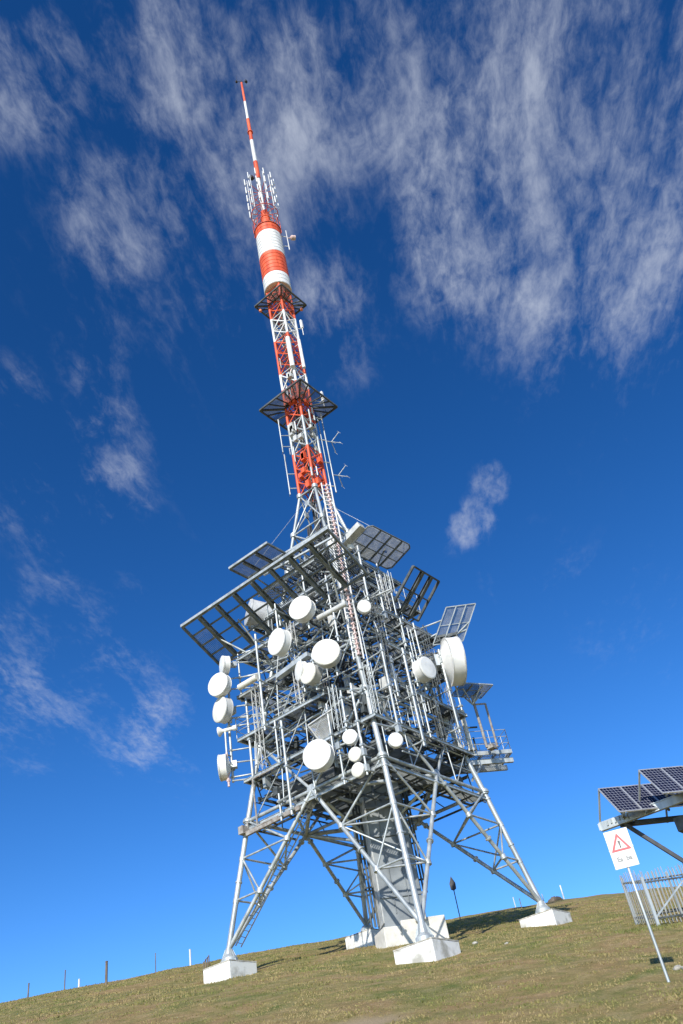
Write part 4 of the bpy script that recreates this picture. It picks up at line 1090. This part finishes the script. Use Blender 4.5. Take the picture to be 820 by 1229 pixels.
# wire barrier behind the left footing
b = MB(); zz = float(gz(1.0, 12.0))
pts = [(-3.4 + 1.9 * k, 8.0 + 1.9 * k) for k in range(4)]
for k, (x, y) in enumerate(pts): z = float(gz(x, y)); b.tube((x, y, z - .2), (x, y, z + .55), .03)
for (x0, y0), (x1, y1) in zip(pts[:-1], pts[1:]): b.tube((x0, y0, float(gz(x0, y0)) + .5), (x1, y1, float(gz(x1, y1)) + .5), .015, n=5)
o = b.thing('wire_fence', M['wood'], (pts[0][0], pts[0][1], float(gz(*pts[0])))); tag(o, 'low dark wire fence behind the left footing', 'fence')

rock_later = True
# stones
def stone(x, y, r, label, seed):
    rs = random.Random(seed); z = float(gz(x, y)); b = MB(); n = 10; prof = [(-.3 * r, r * .9), (.05 * r, r), (.35 * r, r * .72), (.5 * r, r * .3), (.52 * r, 0)]
    b.lathe(prof, (x, y, z), (0, 0, 1), n)
    b.v = [(a[0] + rs.uniform(-.18, .18) * r, a[1] + rs.uniform(-.3, .3) * r, a[2] + rs.uniform(-.1, .1) * r) for a in b.v]
    # weld duplicated ring vertices so that the jitter keeps the skin closed
    me_pts = {}
    vv = []
    for i, a in enumerate(b.v): vv.append(a)
    b.v = vv
    return b, z
def rock(x, y, r, label, seed, kind='stone'):
    rs = random.Random(seed); z = float(gz(x, y)); ph = [rs.uniform(0, 6.28) for _ in range(6)]
    b = MB(); vs = []; nu, nv = 14, 7
    for j in range(nv + 1):
        th = math.pi * j / nv
        for i in range(nu):
            a = 2 * math.pi * i / nu
            k = r * (1 + .16 * math.sin(2 * a + ph[0]) + .12 * math.sin(3 * a + ph[1] + 2 * th) + .08 * math.sin(5 * a + ph[2] - 3 * th))
            vs.append((x + k * math.sin(th) * math.cos(a) * 1.2, y + k * math.sin(th) * math.sin(a), z + k * .5 * math.cos(th) + .05 * r))
    b.add(vs, [(j * nu + i, (j + 1) * nu + i, (j + 1) * nu + (i + 1) % nu, j * nu + (i + 1) % nu) for j in range(nv) for i in range(nu)], True)
    if kind == 'ledge': tag(b.thing('earth_ledge', M['wood'], (x, y, z)), label, 'earth ledge'); return
    tag(b.thing('stone', M['stone'], (x, y, z)), label, 'stone', 'pale stones in the grass')
rock(-1.9, -5.1, .13, 'pale stone just right of the front footing', 1)
rock(-3.2, -7.1, .08, 'small pale stone in the grass between the front footing and the right footing', 2)
rock(-12.3, -15.9, .13, 'pale stone beside the warning sign post', 4)

rock(80, 29.5, 1.1, 'low brown earth ledge on the ridge right of the right footing', 8, 'ledge')
# ------------------------------------------------------------------ camera
F = Vector((0.65112987, 0.42846344, 0.62645748)); Rv = Vector((0.64149227, -0.75180627, -0.15256147)); Uv = Vector((-0.40560765, -0.50120496, 0.7643795))
cam = bpy.data.cameras.new('camera'); co = bpy.data.objects.new('camera', cam); COL.objects.link(co)
mw = Matrix((( Rv.x, Uv.x, -F.x, -32.252), (Rv.y, Uv.y, -F.y, -22.972), (Rv.z, Uv.z, -F.z, -14.072), (0, 0, 0, 1)))
co.matrix_world = mw
cam.sensor_fit = 'VERTICAL'; cam.sensor_height = 36; cam.lens = 1012.381 / 1229 * 36; cam.clip_end = 5000; cam.clip_start = .1
SC.camera = co

# ------------------------------------------------------------------ light and sky
SUN_AZ, SUN_EL = 20., 29.          # direction the light travels
d = Vector((math.cos(R(SUN_AZ)) * math.cos(R(SUN_EL)), math.sin(R(SUN_AZ)) * math.cos(R(SUN_EL)), -math.sin(R(SUN_EL))))
su = bpy.data.lights.new('sun', 'SUN'); su.energy = 4.7; su.angle = R(.53); su.color = (1, .95, .86)
so_ = bpy.data.objects.new('sun', su); COL.objects.link(so_); so_.rotation_euler = d.to_track_quat('-Z', 'Y').to_euler()
w = bpy.data.worlds.new('World'); SC.world = w; w.use_nodes = True
N = w.node_tree.nodes; Lk = w.node_tree.links; bg = N['Background']
sky = N.new('ShaderNodeTexSky'); sky.sky_type = 'NISHITA'; sky.sun_disc = False
sky.sun_elevation = R(SUN_EL); sky.sun_rotation = R(250.); sky.altitude = 1600; sky.air_density = 1.0; sky.dust_density = .15; sky.ozone_density = 3.0
hs = N.new('ShaderNodeHueSaturation'); hs.inputs['Saturation'].default_value = 1.19; hs.inputs['Hue'].default_value = .505; hs.inputs['Value'].default_value = 1.2
gm = N.new('ShaderNodeGamma'); gm.inputs['Gamma'].default_value = 1.25
Lk.new(sky.outputs[0], gm.inputs[0]); Lk.new(gm.outputs[0], hs.inputs['Color'])
tc = N.new('ShaderNodeTexCoord'); sep = N.new('ShaderNodeSeparateXYZ'); Lk.new(tc.outputs['Generated'], sep.inputs[0])
def math_(op, a, b_=None, c_=None, clamp=False):
    n = N.new('ShaderNodeMath'); n.operation = op; n.use_clamp = clamp
    for k, v in enumerate((a, b_, c_)):
        if v is None: continue
        if isinstance(v, (int, float)): n.inputs[k].default_value = v
        else: Lk.new(v, n.inputs[k])
    return n.outputs[0]
zc = math_('MAXIMUM', sep.outputs['Z'], .06)
u = math_('DIVIDE', sep.outputs['X'], zc); v = math_('DIVIDE', sep.outputs['Y'], zc)
cmb = N.new('ShaderNodeCombineXYZ'); Lk.new(u, cmb.inputs[0]); Lk.new(v, cmb.inputs[1])
def cnoise(rotdeg, sc, scale, detail, rough, dist, loc=(0, 0, 0)):
    mp = N.new('ShaderNodeMapping'); mp.vector_type = 'TEXTURE'; mp.inputs['Rotation'].default_value = (0, 0, R(rotdeg)); mp.inputs['Scale'].default_value = sc; mp.inputs['Location'].default_value = loc
    Lk.new(cmb.outputs[0], mp.inputs[0]); n = N.new('ShaderNodeTexNoise'); n.inputs['Scale'].default_value = scale
    n.inputs['Detail'].default_value = detail; n.inputs['Roughness'].default_value = rough; n.inputs['Distortion'].default_value = dist
    Lk.new(mp.outputs[0], n.inputs['Vector']); return n.outputs['Fac']
n1 = cnoise(33, (2.2, .8, 1), 6.0, 11, .62, .6)
n2 = cnoise(31, (1.7, .9, 1), 46, 8, .66, .35, (3, 1, 0))
n3 = cnoise(40, (1.6, 1.0, 1), 2.4, 5, .55, .6, (7, 2, 0))
def ss(x, lo, hi):
    m = N.new('ShaderNodeMapRange'); m.interpolation_type = 'SMOOTHSTEP'; m.inputs['From Min'].default_value = lo; m.inputs['From Max'].default_value = hi
    Lk.new(x, m.inputs['Value']); return m.outputs[0]
nz = tc.outputs['Generated']
mask = None
f_ = 1012.381
BL = [(20, 90, 110, .5), (160, 40, 120, .5), (60, 200, 100, .15), (330, 60, 210, .5), (280, 210, 230, .5), (230, 330, 160, .3), (400, 110, 110, .25), (730, 110, 300, .8), (575, 230, 125, .55), (750, 270, 270, .42), (620, 30, 230, .4), (525, 330, 80, .4), (630, 310, 190, .3),
      (140, 250, 85, .6), (20, 90, 90, .45), (5, 470, 60, .8), (118, 470, 60, .45), (132, 530, 70, .6), (145, 600, 60, .5), (35, 600, 75, .6), (110, 420, 60, .35), (60, 680, 50, .4), (150, 850, 90, .5), (10, 870, 90, .5), (50, 780, 110, .3), (160, 740, 90, .3), (210, 870, 70, .3),
      (592, 575, 36, .8), (582, 605, 38, .65), (568, 630, 36, .75), (545, 645, 34, .5), (400, 400, 100, .5), (760, 730, 110, .3), (630, 690, 90, .28), (400, 350, 60, .3), (260, 560, 120, .15), (200, 900, 90, .3), (90, 330, 90, .25), (0, 780, 80, .25), (720, 480, 140, .12)]
for (bx, by, br_, wt) in BL:
    dv = (F + Rv * ((bx - 410) / f_) - Uv * ((by - 614.5) / f_)).normalized()
    dt = N.new('ShaderNodeVectorMath'); dt.operation = 'DOT_PRODUCT'; dt.inputs[1].default_value = tuple(dv); Lk.new(nz, dt.inputs[0])
    ang = br_ / f_
    g = math_('MULTIPLY', ss(dt.outputs['Value'], math.cos(ang), 1.0), wt)
    mask = g if mask is None else math_('ADD', mask, g)
mask = math_('MULTIPLY', math_('MINIMUM', mask, 1.0), .9)
tx = math_('ADD', math_('MULTIPLY', n1, .68), math_('MULTIPLY', n2, .32))
thr = math_('SUBTRACT', tx, math_('MULTIPLY', math_('SUBTRACT', 1.0, mask), .20))
cl = ss(thr, .36, .70)
cl = math_('MULTIPLY', math_('MULTIPLY', cl, mask), math_('ADD', .1, math_('MULTIPLY', n3, 1.1)))
cl = math_('MULTIPLY', cl, 1.0, clamp=True)
mxc = N.new('ShaderNodeMix'); mxc.data_type = 'RGBA'; mxc.inputs['B'].default_value = (6.2, 6.7, 7.7, 1)
Lk.new(hs.outputs[0], mxc.inputs['A']); Lk.new(cl, mxc.inputs['Factor'])
Lk.new(mxc.outputs['Result'], bg.inputs['Color']); bg.inputs['Strength'].default_value = .088

SC.view_settings.view_transform = 'Standard'; SC.view_settings.look = 'None'
SC.view_settings.exposure = .25; SC.view_settings.gamma = 1
SC.render.engine = 'CYCLES'
